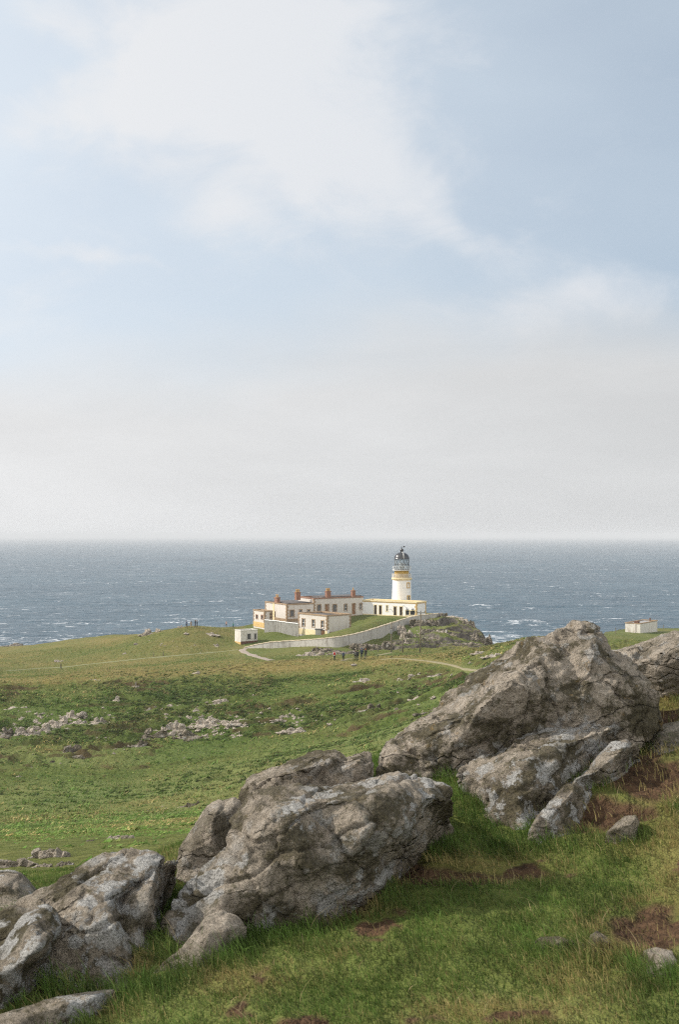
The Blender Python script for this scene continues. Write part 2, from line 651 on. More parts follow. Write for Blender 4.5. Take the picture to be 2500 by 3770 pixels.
def gauss_px(px, py, ells):
    m = np.zeros(px.shape)
    for cx, cy, rx, ry in ells:
        m = np.maximum(m, np.exp(-(((px - cx) / rx) ** 2 + ((py - cy) / ry) ** 2)))
    return m


SOIL = [(1650, 3215, 260, 32), (2190, 2985, 190, 70), (1130, 3350, 170, 45), (2390, 3410, 150, 90), (300, 3590, 170, 45), (1480, 3185, 90, 40),
        (2400, 2850, 190, 90), (1230, 3330, 120, 30), (2350, 2985, 90, 30), (2430, 2640, 90, 50), (2480, 2500, 60, 40)]
DRYP = [(640, 3220, 90, 60), (2440, 2540, 160, 110), (2380, 2560, 140, 90), (2330, 3120, 150, 50), (1300, 3300, 160, 70), (2300, 3500, 220, 80), (500, 3560, 160, 50),
        (850, 3600, 200, 60), (2150, 3600, 260, 90), (1750, 3190, 240, 40), (2450, 2900, 120, 90), (300, 3720, 200, 50), (1900, 3730, 400, 60), (2480, 3150, 100, 200)]
LONGG = [(1760, 3010, 90, 70), (1690, 2950, 60, 80), (1480, 2800, 140, 50), (860, 3060, 60, 90), (450, 3470, 110, 90), (1560, 3120, 160, 45), (620, 3230, 60, 50), (2240, 2830, 110, 40), (2420, 2720, 70, 40),
         (880, 2940, 40, 40), (2480, 2900, 100, 100), (940, 3440, 120, 40), (1350, 3260, 70, 40), (1650, 2880, 50, 60), (200, 3640, 160, 30)]


def tussock(X, Y):
    """height of turf hummocks and small terraces"""
    py = HY - F * ground(X, Y) / Y
    px = CX + F * X / Y
    a_hill = np.exp(-((Y - 148) / 26.0) ** 2) * 0.9 + 0.12
    a_hill = a_hill * (0.45 + 0.75 * sstep(fbm2(X * 0.035, Y * 0.05, 3, 11), -0.25, 0.35))
    head = sstep(px, 1380, 1450) * sstep(Y, 206, 214) * sstep(-coast(X, Y), -2, 6) * (1 - sstep(Y, 244, 252))
    warp = fbm2(X * 0.12, Y * 0.12, 3, 21)
    r = 1 - np.abs(perlin2(X * 0.11 + warp * 0.7, Y * 0.42 + warp * 1.1 + X * 0.05, 31)) * 2
    r2 = 1 - np.abs(perlin2(X * 0.33 + warp, Y * 0.95 + warp * 1.4, 32)) * 2
    b = fbm2(X * 0.8, Y * 0.9, 4, 41)
    # terracettes: steep little risers facing downhill with flatter treads behind them
    tt = Y * 0.30 + X * 0.03 + 1.5 * fbm2(X * 0.04, Y * 0.10, 3, 33) + 0.22 * fbm2(X * 0.25, Y * 0.3, 2, 34)
    fr = tt - np.floor(tt)
    saw = sstep(fr, 0.0, 0.24) - fr
    tt2 = Y * 0.8 + X * 0.06 + 1.6 * fbm2(X * 0.09, Y * 0.2, 3, 35) + 0.25 * fbm2(X * 0.5, Y * 0.7, 2, 36)
    fr2 = tt2 - np.floor(tt2)
    saw2 = sstep(fr2, 0.0, 0.3) - fr2
    patch = sstep(fbm2(X * 0.07, Y * 0.11, 3, 37), -0.22, 0.30)
    patch2 = sstep(fbm2(X * 0.16, Y * 0.2, 3, 38), -0.25, 0.30)
    far = a_hill * (0.18 * (r - 0.45) + 0.10 * (r2 - 0.45) + 0.22 * b + 1.9 * (saw - 0.38) * patch + 1.0 * (saw2 - 0.35) * patch2)
    th = Y * 0.17 + 0.9 * fbm2(X * 0.10, Y * 0.12, 3, 52) + 0.03 * X
    fh = th - np.floor(th)
    far = far + head * (0.8 * fbm2(X * 0.16, Y * 0.25, 4, 51) + 0.25 * b + 2.0 * (sstep(fh, 0.0, 0.2) - fh - 0.4))
    far = far + 0.5 * fbm2(X * 0.045, Y * 0.06, 3, 61) * sstep(Y, 60, 120)
    near = 0.018 * fbm2(X * 3.0, Y * 3.0, 4, 71) + 0.012 * fbm2(X * 11, Y * 11, 3, 72)
    k = sstep(Y, 9, 45)
    t = near * (1 - sstep(Y, 9, 20)) + far * k + 0.05 * b * sstep(Y, 7, 20)
    pd = path_dist(X, Y)
    t = t * np.where(Y > 60, sstep(pd, 0.9, 2.4), 1.0)
    built = sstep(px, 850, 900) * (1 - sstep(px, 1560, 1600)) * sstep(Y, 222, 236)
    return t * (1 - 0.85 * built)


# ------------------------------------------------------------------ ground sheet
rows = np.concatenate([np.arange(1.2, 2.6, 0.08), np.arange(2.6, 8.0, 0.025), np.geomspace(8.0, 85, 230), np.arange(85.3, 185, 0.24), np.arange(185, 268, 0.34), np.arange(268, 330, 0.9)])
s_ = np.linspace(-1, 1, 900)
RY, SS = np.meshgrid(rows, s_, indexing='ij')
RX = SS * (1.6 + 0.47 * RY)
G0 = ground(RX, RY)
GZ = G0 + tussock(RX, RY)
bare = RY < 9
SPX = CX + F * RX / RY
SPY = HY - F * G0 / RY
soil = np.where(bare, gauss_px(SPX, SPY, SOIL), 0)
GZ = GZ - 0.05 * soil
soil = sstep(np.maximum(soil + 0.32 * fbm2(RX * 5, RY * 5, 3, 81) * (soil > 0.02), bare * sstep(fbm2(RX * 2.1, RY * 2.6, 4, 82), 0.30, 0.52) * 0.7), 0.25, 0.6)
dry = 0.5 + 0.9 * fbm2(RX * 0.05, RY * 0.06, 4, 91)
brow = np.exp(-((SPY - (2512 - 0.058 * SPX)) / 26.0) ** 2) * (RY > 150) * (RY < 200) * (SPX < 1700)
ridge = sstep(SPX, 1500, 1700) * (1 - sstep(SPX, 2050, 2150)) * (RY > 150) * (RY < 200)
back = sstep(RY, 185, 200) * (SPX < 900)
hillf = np.exp(-((RY - 148) / 24.0) ** 2)
dry = np.clip(dry * 0.5 + 0.85 * brow + 0.35 * ridge + 0.42 * back - 0.28 * hillf + np.where(bare, 0.6 * gauss_px(SPX, SPY, DRYP) - 0.1, 0), 0, 1)
# broken ground where turf has slipped: earth shows on the steep little risers
gy = np.gradient(GZ, axis=0) / np.gradient(RY, axis=0)
gx = np.gradient(GZ, axis=1) / np.gradient(RX, axis=1)
steep = np.hypot(gx, gy)
scar = sstep(steep, 0.65, 1.2) * (RY > 118) * (RY < 178) * sstep(fbm2(RX * 0.10, RY * 0.2, 3, 95), -0.25, 0.25)
soil = np.maximum(soil, 0.8 * scar)
cliff = sstep(coast(RX, RY), -2.5, 1.0) * (RY > 190)
crag = sstep(SPX, 1370, 1450) * (1 - sstep(SPX, 1830, 1860)) * (RY > 207) * (RY < 258)
cliff = np.maximum(cliff, crag * sstep(steep + 0.5 * fbm2(RX * 0.5, RY * 0.5, 3, 96), 0.8, 1.3))
scar = scar * (1 - crag)
soil = soil * (1 - crag)
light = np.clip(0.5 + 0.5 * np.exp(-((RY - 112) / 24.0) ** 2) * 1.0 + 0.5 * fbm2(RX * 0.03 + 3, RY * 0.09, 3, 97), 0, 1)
gm = grid_mesh('ground', RX, RY, GZ)
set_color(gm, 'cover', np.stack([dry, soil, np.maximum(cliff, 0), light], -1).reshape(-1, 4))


def ground_mat(t, b):
    p = t.pos()
    at = t.new('ShaderNodeAttribute', attribute_name='cover')
    dr, so, cl = t.sep(at.outputs['Color'])[:3]
    li = at.outputs['Alpha']
    n_f = t.noise(p, 2.2, 5, 0.65)
    n_m = t.noise(p, 0.35, 4, 0.6)
    n_l = t.noise(p, 0.06, 3, 0.5)
    green = t.ramp(n_f, [(0.25, (0.040, 0.058, 0.014)), (0.5, (0.085, 0.112, 0.026)), (0.75, (0.135, 0.160, 0.046))])
    green = t.mix(t.rng(n_m, 0.4, 0.7, 0, 0.5), green, (0.062, 0.100, 0.024))
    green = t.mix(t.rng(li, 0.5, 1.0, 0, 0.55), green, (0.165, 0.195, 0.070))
    straw = t.ramp(n_f, [(0.3, (0.120, 0.092, 0.026)), (0.7, (0.270, 0.215, 0.085))])
    c = t.mix(t.math('MULTIPLY', dr, t.rng(n_m, 0.25, 0.65, 0.35, 1.0)), green, straw)
    earth = t.ramp(t.noise(p, 14, 6, 0.7), [(0.3, (0.028, 0.017, 0.010)), (0.7, (0.120, 0.072, 0.042))])
    c = t.mix(so, c, earth)
    rock = t.ramp(t.noise(p, 0.9, 7, 0.65), [(0.35, (0.035, 0.030, 0.026)), (0.65, (0.15, 0.13, 0.11))])
    c = t.mix(cl, c, rock)
    h = t.math('ADD', t.noise(p, 1.6, 6, 0.7), t.math('MULTIPLY', t.noise(p, 18, 4, 0.7), 0.15))
    return c, t.bump(h, 0.8, 0.35)


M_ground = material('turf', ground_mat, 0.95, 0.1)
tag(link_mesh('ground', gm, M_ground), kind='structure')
# collapse the look-up of the finished surface for things that stand on it
_rows_y = rows


def gsurf(x, y):
    X = np.array([float(x)]); Y = np.array([float(y)])
    return float((ground(X, Y) + tussock(X, Y))[0])


def footpath(name, pl, width, mat):
    pts = []
    for a, b in zip(pl[:-1], pl[1:]):
        n = max(2, int((b - a).length / 0.8))
        pts += [a.lerp(b, i / n) for i in range(n)]
    pts.append(pl[-1])
    a = np.array([tuple(q)[:2] for q in pts])
    for _ in range(4):
        a[1:-1] = (a[:-2] + 2 * a[1:-1] + a[2:]) / 4
    d = np.gradient(a, axis=0)
    d /= np.linalg.norm(d, axis=1)[:, None] + 1e-9
    nrm = np.stack([-d[:, 1], d[:, 0]], 1)
    kk = np.linspace(-1, 1, 7)
    wv = width * (1 + 0.35 * np.array([math.sin(i * 0.7) * math.cos(i * 0.23) for i in range(len(a))]))
    X = a[:, :1] + nrm[:, :1] * kk[None] * wv[:, None] / 2
    Y = a[:, 1:] + nrm[:, 1:] * kk[None] * wv[:, None] / 2
    Z = ground(X, Y) + tussock(X, Y) + 0.07 - 0.10 * kk[None] ** 4
    return tag(link_mesh(name, grid_mesh(name, X, Y, Z), mat), kind='structure')


M_path = material('trodden_gravel', lambda t, b: (t.ramp(t.noise(t.pos(), 3, 6, 0.7), [(0.3, (0.20, 0.16, 0.125)), (0.7, (0.36, 0.30, 0.25))]), t.bump(t.noise(t.pos(), 12, 4), 0.5, 0.05)))
M_path2 = material('worn_turf', lambda t, b: (t.ramp(t.noise(t.pos(), 2, 6, 0.7), [(0.3, (0.15, 0.14, 0.06)), (0.7, (0.27, 0.225, 0.15))]), None))
M_path3 = material('pale_turf', lambda t, b: (t.ramp(t.noise(t.pos(), 2, 6, 0.7), [(0.35, (0.14, 0.15, 0.06)), (0.75, (0.25, 0.24, 0.15))]), None))
footpath('gravel_path', PATHW['gravel'], 1.7, M_path)
footpath('footpath', PATHW['trod'], 0.7, M_path2)
footpath('footpath', PATHW['left'], 0.75, M_path3)
footpath('footpath', PATHW['brow'], 0.9, M_path2)

# ------------------------------------------------------------------ sea
SEA = -50.0
yr = np.concatenate([np.arange(300, 900, 2.0), np.geomspace(900, 3500, 420), np.geomspace(3550, 60000, 90)])
ss = np.linspace(-1, 1, 640)
WY, WS = np.meshgrid(yr, ss, indexing='ij')
WX = WS * (40 + 0.50 * WY)
fade = 1 - sstep(WY, 1800, 3600)
wz = np.zeros_like(WX)
rr = np.random.RandomState(5)
for k in range(14):
    lam = 14 * 1.22 ** k
    an = math.radians(90 + rr.uniform(-38, 38))
    ph = rr.uniform(0, 6.28)
    q = (WX * math.cos(an) + WY * math.sin(an)) * 2 * np.pi / lam + ph + 1.6 * perlin2(WX / lam / 3, WY / lam / 3, 200 + k)
    wz += 0.0075 * lam ** 0.85 * (np.abs(np.sin(q / 2)) ** 0.8 * -2 + 1) * (0.6 + 0.8 * perlin2(WX / 180, WY / 180, 230 + k))
wz += 0.35 * fbm2(WX / 11, WY / 8, 3, 260)
wz *= fade
sm = grid_mesh('sea', WX, WY, SEA + wz)
crest = np.clip(wz / 1.6, -1, 1)
shore = np.exp(-np.maximum(WY - 470, 0) / 75.0) * (0.35 + 0.65 * sstep(WX, -260, -120) * 0 + 0.65)
shore = shore * (WX < 120) + np.exp(-np.hypot(WX - 95, (WY - 470) * 0.8) / 26.0) * 0.35 * (WX >= -50)
set_color(sm, 'sea', np.stack([crest * 0.5 + 0.5, np.clip(shore, 0, 1), fade, fade], -1).reshape(-1, 4))


def sea_mat(t, b):
    p = t.pos()
    at = t.new('ShaderNodeAttribute', attribute_name='sea')
    cr, sh = t.sep(at.outputs['Color'])[:2]
    big = t.noise(t.mapping(p, scale=(1, 0.8, 1)), 0.004, 4, 0.55)
    water = t.ramp(big, [(0.3, (0.036, 0.070, 0.098)), (0.7, (0.052, 0.098, 0.130))])
    # whitecaps: short broken crests, sparse
    pw = t.vmath('ADD', p, t.vmath('SCALE', t.noise(p, 0.05, 3, color=True), scale=14))
    f1 = t.noise(t.mapping(pw, scale=(0.060, 0.085, 1)), 1.0, 5, 0.62)
    f2 = t.noise(t.mapping(p, scale=(0.009, 0.012, 1)), 1.0, 4, 0.6)
    f = t.math('ADD', f1, t.math('MULTIPLY', t.math('SUBTRACT', f2, 0.5), 0.35))
    f = t.math('ADD', f, t.math('MULTIPLY', t.math('SUBTRACT', cr, 0.5), 0.05))
    f = t.math('ADD', f, t.math('MULTIPLY', sh, 0.10))
    foam = t.math('MULTIPLY', t.rng(f, 0.612, 0.685), 0.75)
    col = t.mix(foam, water, (0.62, 0.64, 0.66))
    rg = t.rng(foam, 0, 1, 0.34, 0.9)
    t.put(b.inputs['Roughness'], rg)
    b.inputs['IOR'].default_value = 1.33
    b.inputs['Specular IOR Level'].default_value = 0.36
    h = t.math('ADD', t.noise(t.mapping(p, scale=(0.6, 1.0, 1)), 0.22, 4, 0.6), t.math('MULTIPLY', t.noise(t.mapping(p, scale=(0.35, 0.8, 1)), 0.06, 3, 0.5), 2.6))
    return col, t.bump(h, 1.0, 3.2)


M_sea = material('sea_water', sea_mat, 0.3, 0.5)
tag(link_mesh('sea', sm, M_sea), kind='structure')

# ------------------------------------------------------------------ haze: one closed box of pale even air
hz = MB().box((-29000, -150, SEA - 2.5), (58000, 0, 0), (0, 62000, 0), (0, 0, 30 - SEA + 2.5))
hm = bpy.data.materials.new('sea_haze')
hm.use_nodes = True
hm.node_tree.nodes.remove(hm.node_tree.nodes['Principled BSDF'])
pv = hm.node_tree.nodes.new('ShaderNodeVolumePrincipled')
pv.inputs['Color'].default_value = (0.86, 0.88, 0.905, 1)
pv.inputs['Density'].default_value = 0.00016
pv.inputs['Anisotropy'].default_value = 0.0
hm.node_tree.links.new(pv.outputs[0], hm.node_tree.nodes['Material Output'].inputs['Volume'])
tag(hz.build('haze', hm), kind='stuff')
# ------------------------------------------------------------------ building materials


def plain(name, lo, hi, scale=1.5, rough=0.9, spec=0.2, bump=0.0):
    return material(name, lambda t, b: (t.ramp(t.noise(t.pos(), scale, 6, 0.65), [(0.3, lo), (0.72, hi)]),
                                        t.bump(t.noise(t.pos(), scale * 6, 4), 0.4, bump) if bump else None), rough, spec)


def limewash(name, hi, dirt, amount=0.5, streak=0.5):
    def fn(t, b):
        p = t.pos()
        st = t.noise(t.mapping(p, scale=(1.4, 1.4, 0.25)), 1.2, 5, 0.6)
        sp = t.noise(p, 2.5, 6, 0.7)
        m = t.math('ADD', t.math('MULTIPLY', t.rng(st, 0.45, 0.75), streak), t.math('MULTIPLY', t.rng(sp, 0.5, 0.75), amount), clamp=True)
        return t.mix(m, hi, dirt), t.bump(t.noise(p, 9, 5, 0.6), 0.35, 0.02)
    return material(name, fn, 0.92, 0.15)


M_white = limewash('white_paint', (0.80, 0.79, 0.765), (0.62, 0.57, 0.47), 0.25, 0.25)
M_cream = limewash('cream_harling', (0.60, 0.555, 0.505), (0.40, 0.33, 0.26), 0.4, 0.5)
M_harl = limewash('grey_harling', (0.48, 0.455, 0.415), (0.20, 0.175, 0.145), 0.8, 0.7)
M_old = limewash('peeling_limewash', (0.66, 0.63, 0.57), (0.30, 0.235, 0.17), 0.85, 0.6)
M_ochre = plain('ochre_paint', (0.46, 0.30, 0.11), (0.66, 0.47, 0.22), 2.0)
M_ochre_pale = plain('pale_ochre_paint', (0.62, 0.50, 0.28), (0.80, 0.69, 0.46), 2.0)
M_ochre_dark = plain('weathered_ochre_stone', (0.20, 0.125, 0.072), (0.44, 0.325, 0.21), 2.6)
M_gold = plain('golden_ochre_paint', (0.42, 0.26, 0.05), (0.56, 0.37, 0.10), 1.5)
M_felt = plain('roof_felt', (0.075, 0.068, 0.066), (0.165, 0.15, 0.145), 0.8)
M_lead = plain('roof_lead', (0.20, 0.20, 0.20), (0.36, 0.35, 0.34), 0.7)
M_dark = plain('dark_glass', (0.030, 0.032, 0.036), (0.075, 0.075, 0.078), 1.2, 0.25, 0.5)
M_grey_pane = plain('boarded_pane', (0.10, 0.10, 0.10), (0.19, 0.18, 0.17), 1.6)
M_door = plain('dark_brown_door', (0.030, 0.020, 0.014), (0.070, 0.042, 0.028), 1.5, 0.6)
M_brown_door = plain('faded_brown_door', (0.20, 0.10, 0.045), (0.34, 0.19, 0.10), 1.5, 0.7)
M_louvre = plain('black_grille', (0.015, 0.017, 0.018), (0.035, 0.038, 0.04), 2, 0.6)
M_sash = plain('white_sash', (0.62, 0.61, 0.58), (0.78, 0.77, 0.74), 3)
M_black = plain('black_iron', (0.018, 0.018, 0.02), (0.035, 0.035, 0.038), 3, 0.32, 0.6)
M_iron = plain('grey_iron', (0.07, 0.07, 0.072), (0.13, 0.13, 0.13), 3, 0.45, 0.5)
M_rail = plain('white_iron', (0.60, 0.60, 0.58), (0.76, 0.75, 0.73), 3, 0.5, 0.4)
M_chim = material('chimney_brick', lambda t, b: (t.ramp(t.noise(t.pos(), 3, 6, 0.7), [(0.3, (0.16, 0.075, 0.052)), (0.6, (0.31, 0.165, 0.11)), (0.8, (0.43, 0.30, 0.19))]), None))
M_pot = plain('clay_pot', (0.42, 0.24, 0.09), (0.62, 0.42, 0.20), 4)
M_red = plain('red_sandstone', (0.19, 0.10, 0.07), (0.37, 0.22, 0.15), 2.4)
M_wood = plain('weathered_pole_wood', (0.10, 0.085, 0.06), (0.24, 0.20, 0.14), 4)
M_rust = plain('rusty_iron', (0.06, 0.028, 0.018), (0.19, 0.085, 0.05), 5)
M_cope = plain('weathered_coping', (0.36, 0.29, 0.20), (0.54, 0.46, 0.34), 1.2)
UP = Vector((0, 0, 1))


def gmat_glass():
    m = bpy.data.materials.new('lantern_glass')
    m.use_nodes = True
    t = NT(m.node_tree)
    b = t.n['Principled BSDF']
    b.inputs['Base Color'].default_value = (0.8, 0.86, 0.88, 1)
    b.inputs['Roughness'].default_value = 0.05
    tr = t.new('ShaderNodeBsdfTransparent')
    tr.inputs[0].default_value = (0.86, 0.9, 0.92, 1)
    mx = t.new('ShaderNodeMixShader')
    mx.inputs[0].default_value = 0.16
    t.l.new(tr.outputs[0], mx.inputs[1])
    t.l.new(b.outputs[0], mx.inputs[2])
    t.l.new(mx.outputs[0], t.n['Material Output'].inputs['Surface'])
    return m


M_glass = gmat_glass()


class Block:
    """a flat-roofed masonry block: near corner c, faces along dA (towards its left end) and dB (towards its right end)"""

    def __init__(self, name, label, cat, c, zb, zt, dA, dB, LA, LB, group=None):
        self.c = Vector((c.x, c.y, 0))
        self.zb, self.zt = zb, zt
        self.dA, self.dB, self.LA, self.LB = dA, dB, LA, LB
        m = self.c + dA * LA / 2 + dB * LB / 2
        self.root = thing(name, label, cat, (m.x, m.y, zb), group)
        self.op = {'A': [], 'B': []}

    def face(self, k):
        return (self.c, self.dA, self.LA, self.dB) if k == 'A' else (self.c, self.dB, self.LB, self.dA)

    def s_at(self, k, px):
        c, d, L, _ = self.face(k)
        u = (px - CX) / F
        return (u * c.y - c.x) / (d.x - u * d.y)

    def z_at(self, k, s, py):
        c, d, L, _ = self.face(k)
        return -(py - HY) / F * (c + d * s).y

    def rect(self, k, x0, x1, y0, y1):
        a, b = sorted((self.s_at(k, x0), self.s_at(k, x1)))
        m = (a + b) / 2
        return a, b, self.z_at(k, m, y1), self.z_at(k, m, y0)

    def walls(self, mat, depth=0.22, foot=0.8):
        w_ = MB()
        c, dA, dB, LA, LB = self.c, self.dA, self.dB, self.LA, self.LB
        z0, z1 = self.zb - foot, self.zt
        w_.wall(c, dA, LA, z0, z1, dB, self.op['A'], depth)
        w_.wall(c, dB, LB, z0, z1, dA, self.op['B'], depth)
        w_.wall(c + dA * LA, dB, LB, z0, z1, -dA, [], depth)
        w_.wall(c + dB * LB, dA, LA, z0, z1, -dB, [], depth)
        w_.build('wall', mat, self.root)

    def roof(self, mat, drop=0.3):
        e = 0.02
        c = self.c + self.dA * e + self.dB * e
        MB().box(c + UP * (self.zt - drop - 0.1), self.dA * (self.LA - 2 * e), self.dB * (self.LB - 2 * e), UP * 0.1).build('roof', mat, self.root)

    def coping(self, mat, h=0.26, wd=0.42, out=0.09, name='coping'):
        m = MB()
        dA, dB, LA, LB = self.dA, self.dB, self.LA, self.LB
        z = UP * (self.zt + 0.003)
        o = self.c - dA * out - dB * out + z
        A = dA * (LA + 2 * out); B = dB * (LB + 2 * out)
        m.box(o, A, dB * wd, UP * h)
        m.box(o + dB * (LB + 2 * out - wd), A, dB * wd, UP * h)
        m.box(o + dB * wd, dA * wd, B - dB * 2 * wd, UP * (h - 0.004))
        m.box(o + dB * wd + dA * (LA + 2 * out - wd), dA * wd, B - dB * 2 * wd, UP * (h - 0.004))
        m.build(name, mat, self.root)

    def quoins(self, mat, which, step=0.42, wide=0.5, z0=None):
        """dressed corner stones, alternately long and short"""
        m = MB()
        dA, dB = self.dA, self.dB
        cor = {'near': (self.c, dA, dB), 'A': (self.c + dA * self.LA, -dA, dB), 'B': (self.c + dB * self.LB, dA, -dB)}
        for kx in which:
            c, a, b = cor[kx]
            m = MB()
            z = (self.zb if z0 is None else z0)
            i = 0
            while z < self.zt - 0.05:
                h = min(step, self.zt - z) - 0.02
                wa, wb = (wide, wide * 0.55) if i % 2 else (wide * 0.55, wide)
                o = 0.035
                m.box(c - a * o - b * o + UP * z, a * (wa + o), b * (wb + o), UP * h)
                z += step
                i += 1
            m.build('quoin', mat, self.root)

    def plinth(self, mat, h, faces='AB', out=0.05):
        m = MB()
        for k in faces:
            c, d, L, inw = self.face(k)
            m.box(c - inw * out - d * (out - 0.004 if k == 'B' else out) + UP * (self.zb - 0.4), d * (L + out), inw * (out - 0.004), UP * (h + 0.4))
        m.build('plinth', mat, self.root)

    def opening(self, k, x0, x1, y0, y1, kind, surround, fill, bars=None, toothed=True):
        a, b, z0, z1 = self.rect(k, x0, x1, y0, y1)
        if kind == 'door':
            z0 = max(z0, self.zb + 0.02)
        self.op[k].append((a, b, z0, z1))
        c, d, L, inw = self.face(k)
        fr = MB()
        t, o = 0.20, 0.04
        fr.box(c + d * (a - t) - inw * o + UP * z1, d * (b - a + 2 * t), inw * (o + 0.05), UP * t)
        if kind == 'window':
            fr.box(c + d * (a - t) - inw * (o + 0.04) + UP * (z0 - 0.14), d * (b - a + 2 * t), inw * (o + 0.09), UP * 0.14)
        n = max(2, int((z1 - z0) / 0.32))
        for i in range(n):
            tw = t * (1.35 if (i % 2 and toothed) else 0.85)
            za, zh = z0 + (z1 - z0) * i / n, (z1 - z0) / n - 0.012
            fr.box(c + d * (a - tw) - inw * o + UP * za, d * tw, inw * (o + 0.05), UP * zh)
            fr.box(c + d * b - inw * o + UP * za, d * tw, inw * (o + 0.05), UP * zh)
        par = fr.build(kind, surround, self.root)
        MB().box(c + d * a + inw * 0.17 + UP * z0, d * (b - a), inw * 0.03, UP * (z1 - z0)).build('pane' if kind == 'window' else 'leaf', fill, par)
        if bars:
            m = MB()
            mid = (a + b) / 2
            m.box(c + d * (mid - 0.035) + inw * 0.11 + UP * z0, d * 0.07, inw * 0.05, UP * (z1 - z0))
            zm = (z0 + z1) / 2
            for zz in (z0, zm - 0.04, z1 - 0.08):
                m.box(c + d * a + inw * 0.105 + UP * zz, d * (b - a), inw * 0.045, UP * 0.08)
            m.build('sash', bars, par)
        return par

    def chimney(self, px, ybase, ytop, wpx, pots, mat=None, k='B', inset=0.9, deep=0.9):
        """stack rising from the roof, inset behind face k"""
        c, d, L, inw = self.face(k)
        s = self.s_at(k, px)
        o = c + d * s + inw * inset
        Y = o.y
        wid = wpx / F * Y / max(0.55, abs(d.x))
        z0 = self.zt - 0.3
        z1 = -(ytop - HY) / F * Y
        ph = 0.75
        st = MB().box(o - d * wid / 2 - inw * deep / 2 + UP * z0, d * wid, inw * deep, UP * (z1 - ph - 0.2 - z0))
        st.box(o - d * (wid / 2 + 0.09) - inw * (deep / 2 + 0.09) + UP * (z1 - ph - 0.2), d * (wid + 0.18), inw * (deep + 0.18), UP * 0.2)
        p_ = st.build('chimney', mat or M_chim, self.root)
        for i in range(pots):
            q = o + d * (wid * ((i + 0.5) / pots - 0.5)) + UP * (z1 - ph + 0.003)
            MB().lathe(q, [(0.001, 0), (0.22, 0), (0.19, 0.08), (0.15, 0.55), (0.20, 0.6), (0.20, 0.7), (0.13, 0.72), (0.12, 0.4), (0.001, 0.4)], 12).build('chimney_pot', M_pot, p_, True)


def dirs(deg):
    """(leftwards-and-back, rightwards-and-back) unit vectors for a block turned by deg"""
    a = math.radians(deg)
    return Vector((-math.sin(a), math.cos(a), 0)), Vector((math.cos(a), math.sin(a), 0))


def solve_len(c, d, px):
    u = (px - CX) / F
    return (u * c.y - c.x) / (d.x - u * d.y)


def zpx(py, Y):
    return -(py - HY) / F * Y


# ------------------------------------------------------------------ white service range in front of the tower
a36 = math.radians(34)
Lc = P(1335, 2263, 265)
dF = Vector((math.cos(a36), -math.sin(a36), 0))
LF = solve_len(Lc, dF, 1534)
nc = Lc + dF * LF
dEnd = Vector((math.sin(a36), math.cos(a36), 0))
LE = solve_len(nc, dEnd, 1569)
sr = Block('service_range', 'long low white building with four dark doors at the foot of the lighthouse', 'building',
           nc, zpx(2263, 265), zpx(2211, 265) - 0.05, -dF, dEnd, LF, LE)
for x0, x1, y0, y1 in ((1378.5, 1386.5, 2228, 2267), (1396, 1405, 2229, 2268.5), (1450, 1459.5, 2233, 2272), (1472, 1481.5, 2234, 2272)):
    sr.opening('A', x0, x1, y0, y1, 'door', M_ochre_pale, M_door, toothed=False)
sr.opening('A', 1422.5, 1428.5, 2229, 2250, 'window', M_ochre_pale, M_dark, M_sash, toothed=False)
sr.opening('A', 1494, 1507, 2248, 2264, 'window', M_ochre_pale, M_louvre, toothed=False)
sr.opening('A', 1511, 1529, 2249, 2264, 'window', M_ochre_pale, M_louvre, toothed=False)
sr.walls(M_white)
sr.roof(M_ochre_pale, 0.06)
sr.coping(M_ochre_pale, 0.30, 0.5, 0.14)
MB().box(sr.c - sr.dA * 0.07 - sr.dB * 0.07 + UP * (sr.zt - 0.22), sr.dA * (LF + 0.14), sr.dB * (LE + 0.14), UP * 0.2).build('cornice', M_ochre, sr.root)
sr.quoins(M_ochre, ['near', 'B'], 0.5, 0.55)
sr.plinth(M_ochre_pale, 0.3)
c_, d_, L_, i_ = sr.face('A')
for px_, py_ in ((1438, 2241), (1487, 2228)):
    s_w = sr.s_at('A', px_)
    q_ = c_ + d_ * s_w + UP * sr.z_at('A', s_w, py_)
    MB().tube(q_, q_ - i_ * 0.35, 0.05, 0.05, 6).lathe(q_ - i_ * 0.4 - UP * 0.22, [(0.02, 0), (0.13, 0.04), (0.15, 0.2), (0.07, 0.28), (0.02, 0.3)], 10).build('wall_lamp', M_rail, sr.root)
for px_ in (1500, 1520):
    s_w = sr.s_at('A', px_)
    q_ = c_ + d_ * s_w + UP * sr.z_at('A', s_w, 2246)
    MB().box(q_ - i_ * 0.35 - d_ * 0.3, d_ * 0.6, i_ * 0.34, UP * 0.16).lathe(q_ - i_ * 0.18 + UP * 0.16, [(0.2, 0), (0.22, 0.12), (0.05, 0.34), (0.04, 0.6), (0.001, 0.62)], 10).build('vent_hood', M_lead, sr.root)

# ------------------------------------------------------------------ lighthouse tower
TY = 267.0
tc = P(1479.5, 2000, TY)
tz = lambda py: zpx(py, TY)
tr_ = lambda wpx: wpx / 2 / F * TY
zg = sr.zb
tw = thing('lighthouse', 'white round lighthouse tower with ochre band, lattice lantern and black dome', 'lighthouse', (tc.x, tc.y, zg))
cc = Vector((tc.x, tc.y, 0))
body = MB().lathe(cc, [(tr_(76.5), zg - 1), (tr_(75.5), zg + 1), (tr_(72.5), tz(2212)), (tr_(69), tz(2150)), (tr_(67.5), tz(2134))], 48)
body.build('tower_wall', M_white, tw, True)
MB().lathe(cc, [(tr_(67.4), tz(2136)), (tr_(71), tz(2134.5)), (tr_(76), tz(2131.5)), (tr_(76), tz(2127.5)), (tr_(73), tz(2126.5)), (tr_(50), tz(2126))], 48).build('gallery_ledge', M_ochre_pale, tw, False)
